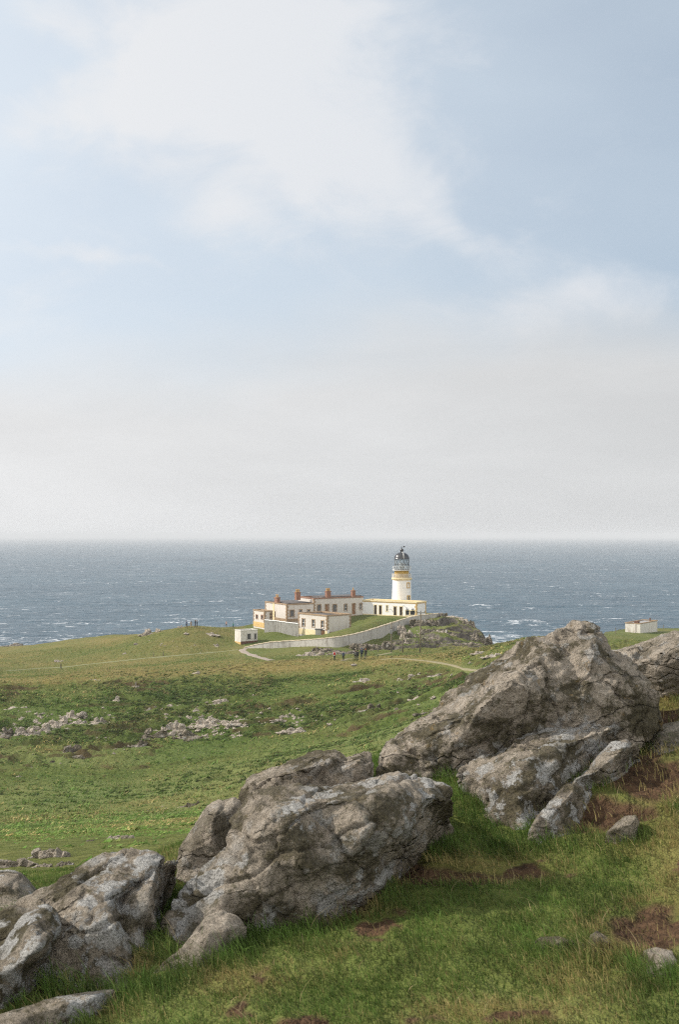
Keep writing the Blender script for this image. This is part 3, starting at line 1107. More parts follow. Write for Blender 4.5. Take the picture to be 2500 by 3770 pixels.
MB().lathe(cc, [(tr_(53), tz(2126.2)), (tr_(53), tz(2101)), (tr_(55), tz(2099.6))], 40).build('lantern_base', M_gold, tw, True)


def gallery(z0, z1, r, n, name, bars=3):
    m = MB()
    for k in range(n):
        an = 2 * math.pi * k / n
        q = cc + Vector((r * math.cos(an), r * math.sin(an), z0))
        m.tube(q, q + UP * (z1 - z0), 0.022, 0.022, 5)
    for i in range(bars):
        z = z0 + (z1 - z0) * (1 - i / bars)
        m.lathe(cc, [(r - 0.03, z - 0.03), (r + 0.03, z - 0.03), (r + 0.03, z + 0.03), (r - 0.03, z + 0.03), (r - 0.03, z - 0.03)], 40)
    return m.build(name, M_rail, tw)


gallery(tz(2126.5), tz(2112), tr_(71), 84, 'gallery_railing', 4)
MB().lathe(cc, [(tr_(52), tz(2099.5)), (tr_(70), tz(2099.5)), (tr_(70), tz(2097.2)), (tr_(52), tz(2097.2))], 40).build('lantern_gallery', M_rail, tw)
gallery(tz(2097.2), tz(2084), tr_(68.5), 24, 'lantern_railing', 2)
rl = tr_(54)
lz0, lz1 = tz(2097.3), tz(2057)
lat = MB()
nd = 12
for k in range(nd):
    for sgn in (1, -1):
        prev = None
        for j in range(5):
            an = 2 * math.pi * (k + sgn * j * 0.5) / nd
            q = cc + Vector((rl * math.cos(an), rl * math.sin(an), lz0 + (lz1 - lz0) * j / 4))
            if prev is not None:
                lat.tube(prev, q, 0.038, 0.038, 5)
            prev = q
for z in (lz0 + 0.05, lz0 + (lz1 - lz0) * 0.5, lz1 - 0.06):
    lat.lathe(cc, [(rl - 0.05, z - 0.05), (rl + 0.05, z - 0.05), (rl + 0.05, z + 0.05), (rl - 0.05, z + 0.05), (rl - 0.05, z - 0.05)], 36)
lat.build('lantern_lattice', M_iron, tw)
MB().lathe(cc, [(rl - 0.08, lz0), (rl - 0.08, lz1)], 36).build('lantern_glass', M_glass, tw, True)
MB().lathe(cc, [(0.25, lz0), (0.3, lz0 + 0.5), (0.75, lz0 + 0.6), (0.85, lz0 + 1.2), (0.75, lz0 + 1.8), (0.2, lz0 + 1.9)], 16).build('lamp_lens', M_rail, tw, True)
dz0, dz1 = tz(2057.3), tz(2033.5)
prof = [(rl + 0.16, dz0 - 0.10), (rl + 0.2, dz0 + 0.02)]
for i in range(9):
    an = math.radians(90 * i / 8.6)
    prof.append((max(0.12, (rl + 0.1) * math.cos(an)), dz0 + 0.06 + (dz1 - dz0) * math.sin(an)))
MB().lathe(cc, prof, 40).build('dome', M_black, tw, True)
vz = dz1
MB().lathe(cc, [(0.30, vz - 0.12), (0.26, vz + 0.15), (0.42, vz + 0.25), (0.50, vz + 0.55), (0.42, vz + 0.85), (0.14, vz + 1.0), (0.1, vz + 1.15), (0.001, vz + 1.2)], 20).build('ventilator', M_black, tw, True)
va = MB()
top = cc + UP * (vz + 1.1)
va.tube(top, top + UP * 0.5, 0.05, 0.04, 6)
va.tube(top + UP * 0.3 - Vector((0.35, 0, 0.03)), top + UP * 0.36 + Vector((0.75, 0, 0.05)), 0.04, 0.04, 6)
va.box(top + UP * 0.22 + Vector((0.42, -0.02, 0)), (0.42, 0, 0.05), (0, 0.04, 0), (0, 0, 0.36))
va.build('wind_vane', M_black, tw)
ld = MB()
for off in (-0.12, 0.12):
    prev = None
    for i in range(9):
        an = math.radians(2 + 84 * i / 8)
        ra = (rl + 0.18) * math.cos(an)
        az = math.radians(-78)
        q = cc + Vector((ra * math.cos(az), ra * math.sin(az), dz0 + 0.1 + (dz1 - dz0 + 0.06) * math.sin(an))) + Vector((off, 0, 0))
        if prev is not None:
            ld.tube(prev, q, 0.035, 0.035, 5)
        prev = q
for i in range(9):
    an = math.radians(2 + 84 * i / 8)
    ra = (rl + 0.18) * math.cos(an)
    q = cc + Vector((ra * math.cos(math.radians(-78)), ra * math.sin(math.radians(-78)), dz0 + 0.1 + (dz1 - dz0 + 0.06) * math.sin(an)))
    ld.tube(q - Vector((0.12, 0, 0)), q + Vector((0.12, 0, 0)), 0.03, 0.03, 5)
ld.build('dome_ladder', M_rail, tw)
for y0, y1 in ((2146, 2161), (2193.5, 2208)):
    az = math.radians(-90 + 41)
    n = Vector((math.cos(az), math.sin(az), 0))
    tt = Vector((-n.y, n.x, 0))
    zm = (tz(y0) + tz(y1)) / 2
    h = tz(y0) - tz(y1)
    f_ = sstep(np.array([zm]), tz(2212), tz(2134))[0]
    q = cc + n * (tr_(72.5) + (tr_(67.5) - tr_(72.5)) * f_ - 0.12)
    fr = MB()
    for sx_ in (-1, 1):
        for i in range(4):
            ww = 0.34 if i % 2 else 0.24
            fr.box(q + tt * (sx_ * 0.27) - UP * (h / 2 - h * i / 4) + UP * (zm), tt * sx_ * ww, n * 0.2, UP * (h / 4 - 0.01))
    fr.box(q - tt * 0.55 + UP * (zm + h / 2), tt * 1.1, n * 0.2, UP * 0.26)
    fr.box(q - tt * 0.6 + UP * (zm - h / 2 - 0.24), tt * 1.2, n * 0.25, UP * 0.22)
    par = fr.build('window', M_ochre, tw)
    MB().box(q - tt * 0.27 + UP * (zm - h / 2), tt * 0.54, n * 0.13, UP * h).build('pane', M_dark, par)
    MB().box(q - tt * 0.03 + UP * (zm - h / 2), tt * 0.06, n * 0.16, UP * h).build('sash', M_sash, par)

# ------------------------------------------------------------------ keepers' houses: tall row, lower wing, end annexe
dA, dB = dirs(30)
Rc = P(1338, 2263, 265.0)                      # right end of the long front wall
s_ = solve_len(Rc, -dB, 1155)
mc = Rc - dB * s_                              # near corner of the tall row
zmain = zpx(2263, 265)
km = Block('keepers_house', 'long cream house with three chimney stacks between the white building and the lower wing', 'house',
           mc, zmain - 0.3, zpx(2206, mc.y), dA, dB, solve_len(mc, dA, 1097), s_ - 0.05)
for x0, x1, y0, y1, kind, fill in ((1169, 1181, 2227, 2250, 'window', M_grey_pane), (1199, 1209, 2226, 2257, 'door', M_brown_door), (1226, 1239, 2226, 2252, 'window', M_grey_pane),
                                   (1268, 1277, 2225, 2248, 'window', M_dark), (1298, 1307, 2223, 2262, 'door', M_brown_door), (1325, 1331, 2222, 2244, 'window', M_dark)):
    km.opening('B', x0, x1, y0, y1, kind, M_ochre_dark, fill, M_sash if kind == 'window' and fill is M_dark else None)
km.walls(M_cream)
km.roof(M_felt, 0.12)
km.coping(M_red, 0.30, 0.42, 0.1)
km.quoins(M_ochre_dark, ['near'], 0.4, 0.6)
km.plinth(M_ochre_dark, 0.25, 'B')
MB().box(km.c + km.dB * 3 + km.dA * 0.9 + UP * (km.zt + 0.16), km.dB * 12, km.dA * 5.5, UP * 0.35).build('roof_ridge', M_felt, km.root)
km.chimney(1118, 2205, 2169, 15, 3, inset=3.4, deep=1.0)
km.chimney(1213, 2204, 2165, 15, 3, inset=0.8, deep=1.0)
km.chimney(1306, 2200, 2163, 11, 1, inset=0.8, deep=0.9)

s2 = solve_len(mc, -dB, 1055)
wc = mc - dB * s2
kw = Block('cottage_wing', 'lower cream wing with a blank gable and one chimney left of the long cream house', 'house',
           wc, zpx(2284, wc.y), zpx(2228, wc.y), dA, dB, solve_len(wc, dA, 976), s2 - 0.05)
kw.opening('B', 1068, 1082, 2247, 2270, 'window', M_ochre_dark, M_grey_pane)
kw.opening('B', 1103, 1111, 2245, 2263, 'window', M_ochre_dark, M_dark, M_sash)
kw.opening('B', 1132, 1140, 2245, 2262, 'window', M_ochre_dark, M_dark, M_sash)
kw.opening('A', 1008, 1013, 2252, 2278, 'window', M_ochre_dark, M_dark)
kw.walls(M_cream)
kw.roof(M_felt, 0.1)
kw.coping(M_ochre_dark, 0.28, 0.42, 0.1)
kw.quoins(M_ochre_dark, ['near', 'A'], 0.4, 0.65)
kw.plinth(M_ochre_dark, 0.35)
MB().box(kw.c + kw.dA * 1.2 + kw.dB * 1.0 + UP * (kw.zt + 0.14), kw.dA * (kw.LA - 2.4), kw.dB * (kw.LB - 1.1), UP * 0.3).build('roof_ridge', M_felt, kw.root)
kw.chimney(1014, 2225, 2188, 13, 2, k='A', inset=0.5, deep=0.9)
sA = kw.s_at('A', 1009)
MB().box(kw.c + kw.dA * (sA - 0.25) - kw.dB * 0.10 + UP * (kw.zb - 0.4), kw.dA * 0.9, kw.dB * 0.099, UP * (kw.zt - kw.zb + 0.39)).build('chimney_breast', M_ochre_pale, kw.root)

ac = P(972.5, 2306, 251)
ka = Block('annexe', 'small cream annexe with two little windows and an ochre base left of the wing', 'house',
           ac, zpx(2306, 251), zpx(2253, 251), dA, dB, solve_len(ac, dA, 932.5), solve_len(ac, dB, 1003))
ka.opening('A', 942.5, 948.5, 2265, 2277, 'window', M_red, M_dark)
ka.opening('A', 961.5, 967.5, 2266, 2278, 'window', M_red, M_dark)
ka.opening('B', 995, 1001, 2258, 2279, 'door', M_ochre_dark, M_door)
ka.walls(M_cream)
ka.roof(M_felt, 0.1)
ka.coping(M_ochre_dark, 0.28, 0.4, 0.09)
ka.quoins(M_ochre_dark, ['near', 'A', 'B'], 0.4, 0.55)
ka.plinth(M_ochre, 0.85)

# ------------------------------------------------------------------ outbuilding in front, and the small white hut, and the hut by the right shore
eA, eB = dirs(40)
oc = P(1204, 2340, 240)
ob = Block('outbuilding', 'cream outbuilding with three sash windows and a blank side wall in front of the houses', 'house',
           oc, zpx(2340, 240), zpx(2270, 240), eA, eB, solve_len(oc, eA, 1098), solve_len(oc, eB, 1292))
for x0, x1, y0, y1 in ((1112.5, 1122.5, 2279, 2305), (1149, 1158.5, 2282, 2308), (1182.5, 1192.5, 2286, 2311)):
    ob.opening('A', x0, x1, y0, y1, 'window', M_ochre_dark, M_dark, M_sash)
ob.walls(M_cream)
ob.roof(M_lead, 0.3)
ob.coping(M_ochre_dark, 0.32, 0.5, 0.1)
ob.quoins(M_ochre_dark, ['near', 'A', 'B'], 0.4, 0.6)
ob.plinth(M_ochre_pale, 1.0, 'A')
ob.plinth(M_ochre_dark, 0.35, 'B')
MB().box(ob.c + ob.dA * 2.2 + ob.dB * 0.8 + UP * (ob.zt - 0.18), ob.dA * 6.0, ob.dB * 3.0, UP * 0.4).build('roof_ridge', M_felt, ob.root)

hA, hB = dirs(38)
hc = P(886, 2373, 239)
hu = Block('hut', 'small grey-white square hut on the grass beside the start of the long wall', 'hut',
           hc, zpx(2373, 239), zpx(2324, 239), hA, hB, solve_len(hc, hA, 864), solve_len(hc, hB, 948))
hu.opening('B', 911, 922.5, 2334, 2353, 'window', M_harl, M_dark)
hu.opening('B', 936.5, 943.5, 2333, 2353, 'window', M_harl, M_dark)
hu.walls(M_old)
hu.roof(M_lead, -0.02)
hu.coping(M_old, 0.22, 0.35, 0.06)
hu.plinth(M_ochre, 0.6, 'A')
hu.plinth(M_rust, 0.7, 'B')

rA, rB = dirs(52)
rc = P(2359, 2329, 291)
rh = Block('hut', 'whitewashed flat-roofed concrete hut with rusty stains, alone by the sea right of the big boulder', 'hut',
           rc, zpx(2330, 291), zpx(2297.5, 291), rA, rB, solve_len(rc, rA, 2303), solve_len(rc, rB, 2422))
rh.walls(M_old)
rh.roof(M_lead, 0.05)
rh.coping(M_ochre_dark, 0.24, 0.4, 0.1)
c_, d_, L_, i_ = rh.face('A')
MB().box(c_ + d_ * (L_ * 0.30) - i_ * 0.12 + UP * rh.zb, d_ * 0.35, i_ * 0.119, UP * (rh.zt - rh.zb)).build('pilaster', M_cream, rh.root)
MB().box(c_ + rh.dB * 0.6 + rh.dA * 0.9 + UP * (rh.zt + 0.16), rh.dA * 1.2, rh.dB * 1.3, UP * 0.5).build('roof_hatch', M_rust, rh.root)
q_ = rh.c + rh.dB * (rh.LB * 0.68) + rh.dA * 0.6 + UP * (rh.zt + 0.05)
MB().lathe(q_, [(0.16, 0), (0.16, 0.7), (0.3, 0.75), (0.28, 0.95), (0.001, 1.05)], 10).build('vent_pipe', M_rust, rh.root)


# ------------------------------------------------------------------ boundary wall and garden walls
def masonry_wall(name, label, pts, thick, mat, cap_mat, cat='wall'):
    """pts: (photo x, y of the top, y of the foot, depth)"""
    p = [(P(x, yt, Y), P(x, yb, Y)) for x, yt, yb, Y in pts]
    # densify smoothly
    n = 12
    T, B_ = [], []
    for i in range(len(p) - 1):
        p0, p1, p2, p3 = p[max(i - 1, 0)], p[i], p[i + 1], p[min(i + 2, len(p) - 1)]
        for j in range(n):
            u = j / n
            f = lambda a, b, c, d: 0.5 * ((2 * b) + (c - a) * u + (2 * a - 5 * b + 4 * c - d) * u * u + (3 * b - a - 3 * c + d) * u ** 3)
            T.append(f(p0[0], p1[0], p2[0], p3[0]))
            B_.append(f(p0[1], p1[1], p2[1], p3[1]))
    T.append(p[-1][0]); B_.append(p[-1][1])
    root = thing(name, label, cat, tuple(B_[len(B_) // 2]))
    m, k = MB(), MB()
    sec_m, sec_c = [], []
    for i, (t, b) in enumerate(zip(T, B_)):
        a = T[max(i - 1, 0)]; c = T[min(i + 1, len(T) - 1)]
        d = Vector((c.x - a.x, c.y - a.y, 0)).normalized()
        nn = Vector((-d.y, d.x, 0)) * thick / 2
        zt = t.z - 0.16
        wob = 0.03 * math.sin(i * 1.7) + 0.02 * math.sin(i * 0.61)
        z0 = min(b.z, gz(b.x, b.y)) - 0.7
        xy = Vector((t.x, t.y, 0))
        sec_m.append([xy - nn * 1.12 + UP * z0, xy - nn + UP * (zt + wob), xy + nn + UP * (zt + wob), xy + nn * 1.12 + UP * z0])
        o = nn * 1.22
        sec_c.append([xy - o + UP * (zt + wob + 0.003), xy - o * 0.95 + UP * (zt + 0.1 + wob), xy - o * 0.4 + UP * (zt + 0.18 + wob), xy + o * 0.4 + UP * (zt + 0.18 + wob), xy + o * 0.95 + UP * (zt + 0.1 + wob), xy + o + UP * (zt + wob + 0.003)])
    for mm, sec in ((m, sec_m), (k, sec_c)):
        ns = len(sec[0])
        vs = [q for s in sec for q in s]
        fs = []
        for i in range(len(sec) - 1):
            for j in range(ns):
                j2 = (j + 1) % ns
                fs.append([i * ns + j, i * ns + j2, (i + 1) * ns + j2, (i + 1) * ns + j])
        fs += [list(range(ns)), list(range((len(sec) - 1) * ns, len(sec) * ns))[::-1]]
        mm.add(vs, fs)
    m.build('masonry', mat, root)
    k.build('coping', cap_mat, root)
    return root


masonry_wall('boundary_wall', 'long curving grey wall climbing from the small hut to the headland below the lighthouse',
             [(900, 2382, 2387, 232), (940, 2372, 2388, 230.5), (1000, 2362, 2385, 228.5), (1080, 2356.5, 2381, 226.5), (1150, 2352, 2379, 223.5), (1200, 2347.5, 2381, 221.5), (1240, 2343, 2384, 220.5),
              (1270, 2339, 2379, 221.5), (1330, 2326, 2369, 225.5), (1380, 2311, 2351, 230.5), (1420, 2298, 2336, 235.5), (1460, 2285.5, 2319, 239.5), (1500, 2273, 2301, 243.5), (1540, 2264.5, 2286, 247.5),
              (1580, 2260, 2279, 251.5), (1617, 2257, 2269, 255)], 0.55, M_harl, M_cope)
masonry_wall('garden_wall', 'short low grey garden wall with a white coping between the annexe and the outbuilding',
             [(974, 2281, 2309, 249.5), (1014, 2284, 2313, 248.8), (1050, 2289, 2317, 248.0), (1090, 2294, 2321, 247.2), (1099, 2295, 2322, 247.0)], 0.45, M_harl, M_white)

# forecourt gate with two white posts beside the outbuilding
gp = []
for k_, (px_, yt, yb, Y_) in enumerate(((1208, 2324, 2343, 236.5), (1246, 2326, 2341, 235.5))):
    q = P(px_, yb, Y_)
    h = (yb - yt) / F * Y_
    gp.append(q)
    lab = 'square white gatepost nearest the corner of the outbuilding' if k_ == 0 else 'square white gatepost where the long wall meets the brown gate'
    r_ = thing('gatepost', lab, 'gatepost', tuple(q), 'white gateposts')
    MB().box(q - Vector((0.2, 0.2, 0.6)), (0.4, 0, 0), (0, 0.4, 0), (0, 0, h + 0.6)).build('shaft', M_white, r_)
    MB().box(q + Vector((-0.25, -0.25, h + 0.003)), (0.5, 0, 0), (0, 0.5, 0), (0, 0, 0.12)).build('cap', M_white, r_)
gt = thing('gate', 'brown boarded gate between the two white gateposts', 'gate', tuple((gp[0] + gp[1]) / 2))
dg_ = (gp[1] - gp[0]); Lg = dg_.length; dg_ = dg_.normalized()
gl = MB()
for i in range(9):
    gl.box(gp[0] + dg_ * (0.25 + (Lg - 0.5) * i / 9) + UP * 0.1, dg_ * ((Lg - 0.5) / 9 - 0.02), Vector((0, 0.05, 0)), UP * 1.0)
M_gate = plain('gate_boards', (0.14, 0.10, 0.085), (0.26, 0.20, 0.17), 3)
gl.build('boards', M_gate, gt)
MB().box(gp[0] + dg_ * 0.25 + Vector((0, 0.052, 0.25)), dg_ * (Lg - 0.5), (0, 0.05, 0), UP * 0.12).box(gp[0] + dg_ * 0.25 + Vector((0, 0.052, 0.8)), dg_ * (Lg - 0.5), (0, 0.05, 0), UP * 0.12).build('rail', M_gate, gt)

# water tank on the grass by the outbuilding, and the old iron winch beside it
q = P(1173, 2336, 241.5)
tk = thing('water_tank', 'grey square water tank with a lid against the front of the outbuilding', 'tank', tuple(q))
MB().box(q + Vector((-0.8, -0.6, -0.3)), (1.6, 0, 0), (0, 1.2, 0), (0, 0, 1.55)).build('tank_body', M_harl, tk)
MB().box(q + Vector((-0.92, -0.72, 1.253)), (1.84, 0, 0), (0, 1.44, 0), (0, 0, 0.14)).build('lid', M_iron, tk)
for px_, nm in ((1189, 'brown wooden cupboard beside the grey tank at the outbuilding'),):
    q = P(px_, 2338, 241)
    cb = thing('cupboard', nm, 'cupboard', tuple(q))
    MB().box(q + Vector((-0.45, -0.3, -0.3)), (0.9, 0, 0), (0, 0.6, 0), (0, 0, 1.5)).build('carcass', M_gate, cb)
    MB().box(q + Vector((-0.39, -0.335, 0.05)), (0.78, 0, 0), (0, 0.032, 0), (0, 0, 1.05)).build('door', M_brown_door, cb)
    MB().box(q + Vector((-0.55, -0.4, 1.203)), (1.1, 0, 0), (0, 0.8, 0), (0, 0, 0.1)).build('top', M_iron, cb)
q = hit(1104, 2329, y0=225)
wn = thing('winch', 'dark rusty iron winch lying on the grass left of the outbuilding', 'winch', tuple(q))
MB().box(q + Vector((-1.0, -0.4, -0.1)), (2.0, 0, 0), (0, 0.12, 0), (0, 0, 0.3)).box(q + Vector((-1.0, 0.4, -0.1)), (2.0, 0, 0), (0, 0.12, 0), (0, 0, 0.3)).build('bed', M_rust, wn)
MB().tube(q + Vector((-0.1, -0.5, 0.55)), q + Vector((-0.1, 0.6, 0.55)), 0.32, 0.32, 12).build('drum', M_rust, wn)
MB().tube(q + Vector((-0.1, -0.55, 0.55)), q + Vector((-0.5, -0.6, 1.3)), 0.06, 0.05, 6).tube(q + Vector((0.7, -0.3, 0.2)), q + Vector((-0.1, -0.3, 0.55)), 0.06, 0.06, 6).build('crank', M_rust, wn)


# ------------------------------------------------------------------ poles
def pole(px, ytop, ybase, label, cross, trans):
    q = hit(px, ybase, y0=188)
    h = (ybase - ytop) / F * q.y
    r = thing('utility_pole', label, 'pole', tuple(q), 'wooden poles below the long wall')
    lean = Vector((0.02 * h, 0, 0)) if cross else Vector((0.008 * h, 0, 0))
    MB().tube(q - UP * 0.6, q + lean + UP * h, 0.15, 0.11, 10).build('post', M_wood, r, True)
    t = q + lean + UP * h
    if cross:
        MB().box(t + Vector((-0.95, -0.16, -0.12)), (1.9, 0.1, 0), (0, 0.1, 0), (0, 0, 0.13)).build('crossarm', M_wood, r)
        for ox in (-0.85, 0.0, 0.85):
            MB().lathe(t + Vector((ox, -0.06 + (0.02 if ox == 0 else 0), 0.013)), [(0.03, 0), (0.03, 0.15), (0.08, 0.17), (0.06, 0.26), (0.09, 0.3), (0.02, 0.38)], 8).build('insulator', M_iron, r, True)
    if trans:
        z = (ybase - 2317) / F * q.y
        MB().box(q + Vector((-0.28, -0.62, z - 0.85)), (0.5, 0, 0), (0, 0.42, 0), (0, 0, 0.85)).build('transformer', M_lead, r)
        MB().tube(q + Vector((-0.5, -0.2, z + 0.3)), q + Vector((0.5, -0.2, z + 0.3)), 0.05, 0.05, 6).build('bracket', M_iron, r)
    return r


pole(1441, 2291, 2400, 'wooden pole carrying a pale transformer box below the middle of the long wall', False, True)
pole(1483, 2331, 2396, 'short bare wooden pole between the two taller poles', False, False)
pole(1547, 2255, 2399, 'tallest wooden pole with a crossarm and insulators in front of the rocky headland', True, False)
for px_, yt, yb, lab in ((1391, 2377, 2396, 'thin short grey post near the dark rocks left of the poles'), (565, 2400, 2417, 'small wooden post above the left end of the pale path'),
                         (600, 2402, 2415, 'small wooden post halfway along the pale path'), (2268, 2312, 2334, 'small fence post on the green strip between the big boulder and the right hut'),
                         (2445, 2300, 2316, 'thin post standing behind the rock at the right edge')):
    q = hit(px_, yb, y0=185 if px_ < 2000 else 220)
    h = (yb - yt) / F * q.y
    r = thing('fence_post', lab, 'post', tuple(q))
    MB().tube(q - UP * 0.4, q + UP * h, 0.09, 0.075, 7).build('shaft', M_wood, r)
    MB().lathe(q + UP * h, [(0.08, 0), (0.05, 0.06), (0.001, 0.08)], 7).build('top', M_wood, r)
# ------------------------------------------------------------------ rock materials


def gneiss(name, pale=0.0, lichen=0.5, moss=0.5, ochre=0.1, scale=1.0, coord='pos', spots=0.0, cover=0.0):
    def fn(t, b):
        p = t.pos() if coord == 'pos' else t.obj()
        p = t.mapping(p, scale=(scale, scale, scale))
        wp = t.vmath('ADD', p, t.vmath('SCALE', t.noise(p, 5.0, 4, 0.6, color=True), scale=0.12))
        nb = t.noise(wp, 2.4, 4, 0.6)
        n0 = t.noise(wp, 13.0, 7, 0.72)
        n1 = t.noise(p, 46, 6, 0.75)
        n2 = t.noise(p, 120, 3, 0.7)
        k = t.math('ADD', t.math('MULTIPLY', n0, 0.55), t.math('ADD', t.math('MULTIPLY', n1, 0.25), t.math('MULTIPLY', nb, 0.20)))
        d = pale
        c = t.ramp(k, [(0.37, (0.045 + d * .05, 0.037 + d * .04, 0.026 + d * .035)), (0.44, (0.150 + d * .22, 0.122 + d * .20, 0.088 + d * .17)),
                       (0.51, (0.300 + d * .23, 0.252 + d * .20, 0.190 + d * .175)), (0.61, (0.50 + d * .15, 0.44 + d * .14, 0.36 + d * .13))])
        # dark olive moss, mottled
        ms = t.math('ADD', t.math('MULTIPLY', t.noise(wp, 4.2, 5, 0.65), 0.7), t.math('MULTIPLY', n0, 0.3))
        ms = t.math('ADD', ms, t.math('MULTIPLY', t.math('SUBTRACT', n1, 0.5), 0.30))
        mm = t.math('MULTIPLY', t.rng(ms, 0.47, 0.545), moss)
        mcol = t.ramp(n1, [(0.35, (0.022, 0.020, 0.008)), (0.55, (0.075, 0.064, 0.026)), (0.75, (0.165, 0.145, 0.075))])
        c = t.mix(mm, c, mcol)
        # crusts of pale lichen, ragged and patchy
        where = t.rng(t.noise(p, 1.7, 3, 0.5), 0.42, 0.53)
        ls = t.math('ADD', t.noise(wp, 9.0, 4, 0.6), t.math('MULTIPLY', t.math('SUBTRACT', n1, 0.5), 0.42))
        lm = t.math('MULTIPLY', t.rng(ls, 0.555 - cover, 0.615 - cover), where)
        ls2 = t.math('ADD', t.voro(wp, 6.5), t.math('MULTIPLY', t.math('SUBTRACT', n1, 0.5), 0.22))
        lm2 = t.math('MULTIPLY', t.rng(ls2, 0.38, 0.32, 0.0, 1.0), t.math('MULTIPLY', t.rng(t.noise(p, 2.3, 3, 0.5), 0.52 - cover, 0.60 - cover), spots))
        lm = t.math('MAXIMUM', lm, lm2)
        lcol = t.ramp(n2, [(0.3, (0.36, 0.345, 0.315)), (0.7, (0.62, 0.61, 0.585))])
        c = t.mix(t.math('MULTIPLY', lm, lichen), c, lcol)
        oc_ = t.math('MULTIPLY', t.rng(t.noise(p, 15, 5, 0.6), 0.62, 0.68), ochre)
        c = t.mix(oc_, c, (0.34, 0.21, 0.06))
        sp = t.rng(n2, 0.34, 0.50, 0.55, 1.0)
        c = t.mix(1.0, c, t.comb(sp, sp, sp), 'MULTIPLY')
        h = t.math('ADD', t.math('MULTIPLY', n0, 1.1), t.math('MULTIPLY', n1, 0.55))
        h = t.math('ADD', h, t.math('MULTIPLY', t.noise(wp, 4.5, 5, 0.7), 1.2))
        h = t.math('ADD', h, t.math('MULTIPLY', lm, 0.05))
        wk = t.mapping(wp, rot=(0.3, 0.55, 0.2), scale=(0.55, 1.0, 1.5))
        cr = t.rng(t.voro(wk, 3.4, 'DISTANCE_TO_EDGE'), 0.0, 0.03, 1.0, 0.0)
        cr = t.math('MULTIPLY', cr, t.rng(t.noise(p, 2.7, 3, 0.5), 0.45, 0.58))
        c = t.mix(t.math('MULTIPLY', cr, 0.35), c, (0.030, 0.025, 0.018))
        h = t.math('SUBTRACT', h, t.math('MULTIPLY', cr, 0.9))
        return c, t.bump(h, 1.0, 0.07 / scale)
    return material(name, fn, 0.93, 0.15)


M_rock_a = gneiss('lichened_rock', 0.74, 0.6, 0.82, 0.35)
M_rock_g = gneiss('grey_lichened_rock', 0.62, 0.95, 0.78, 0.1, spots=0.9, cover=0.04)
M_rock_p = gneiss('pale_rock', 0.85, 0.5, 0.6, 0.12)
M_rock_i = gneiss('white_lichened_rock', 0.42, 1.0, 0.85, 0.08, spots=1.0, cover=0.05)
M_far = gneiss('weathered_far_rock', 1.1, 0.6, 0.06, 0.0, 0.16)
M_farobj = gneiss('weathered_stone', 1.0, 0.5, 0.1, 0.0, 0.3, 'obj')
M_crag = gneiss('dark_crag_rock', 0.22, 0.55, 0.8, 0.05, 0.16)


def displace(me, amp, seed, f=1.0, rough=1.0):
    co, no = coords(me)
    big = fbm3(co * 2.6 * f + seed, 3, seed)
    mid = fbm3(co * 8.0 * f + seed, 4, seed + 9, 0.55)
    # sharp-edged facets and joints, bedding dipping to the lower left
    ca, sa = math.cos(0.5), math.sin(0.5)
    ro = np.stack([co[:, 0] * ca + co[:, 2] * sa, co[:, 1], -co[:, 0] * sa + co[:, 2] * ca], 1)
    wv = ro + 0.07 / f * np.stack([perlin3(co * 5 * f + 7, seed), perlin3(co * 5 * f + 17, seed), perlin3(co * 5 * f + 27, seed)], 1)
    jd = np.abs(perlin3(wv * np.array([1.6, 1.6, 6.0]) * f + 3.3, seed + 20))
    jd2 = np.abs(perlin3(wv * np.array([5.0, 2.0, 2.0]) * f + 9.3, seed + 21))
    joint = -np.clip(0.045 - jd, 0, 1) / 0.045 - 0.7 * np.clip(0.03 - jd2, 0, 1) / 0.03
    sv = perlin3(wv * np.array([1.5, 1.5, 4.2]) * f, seed + 31) * 5
    fl = np.floor(sv)
    step = (fl + sstep(sv - fl, 0.38, 0.62)) / 5
    fine = fbm3(co * 21.0 * f + seed, 3, seed + 47, 0.6)
    d = amp * (0.30 * big + 0.55 * rough * mid + 0.55 * joint + 1.15 * step + 0.28 * rough * fine)
    co = co + no * d[:, None]
    me.vertices.foreach_set('co', co.astype(np.float32).ravel())
    me.update()


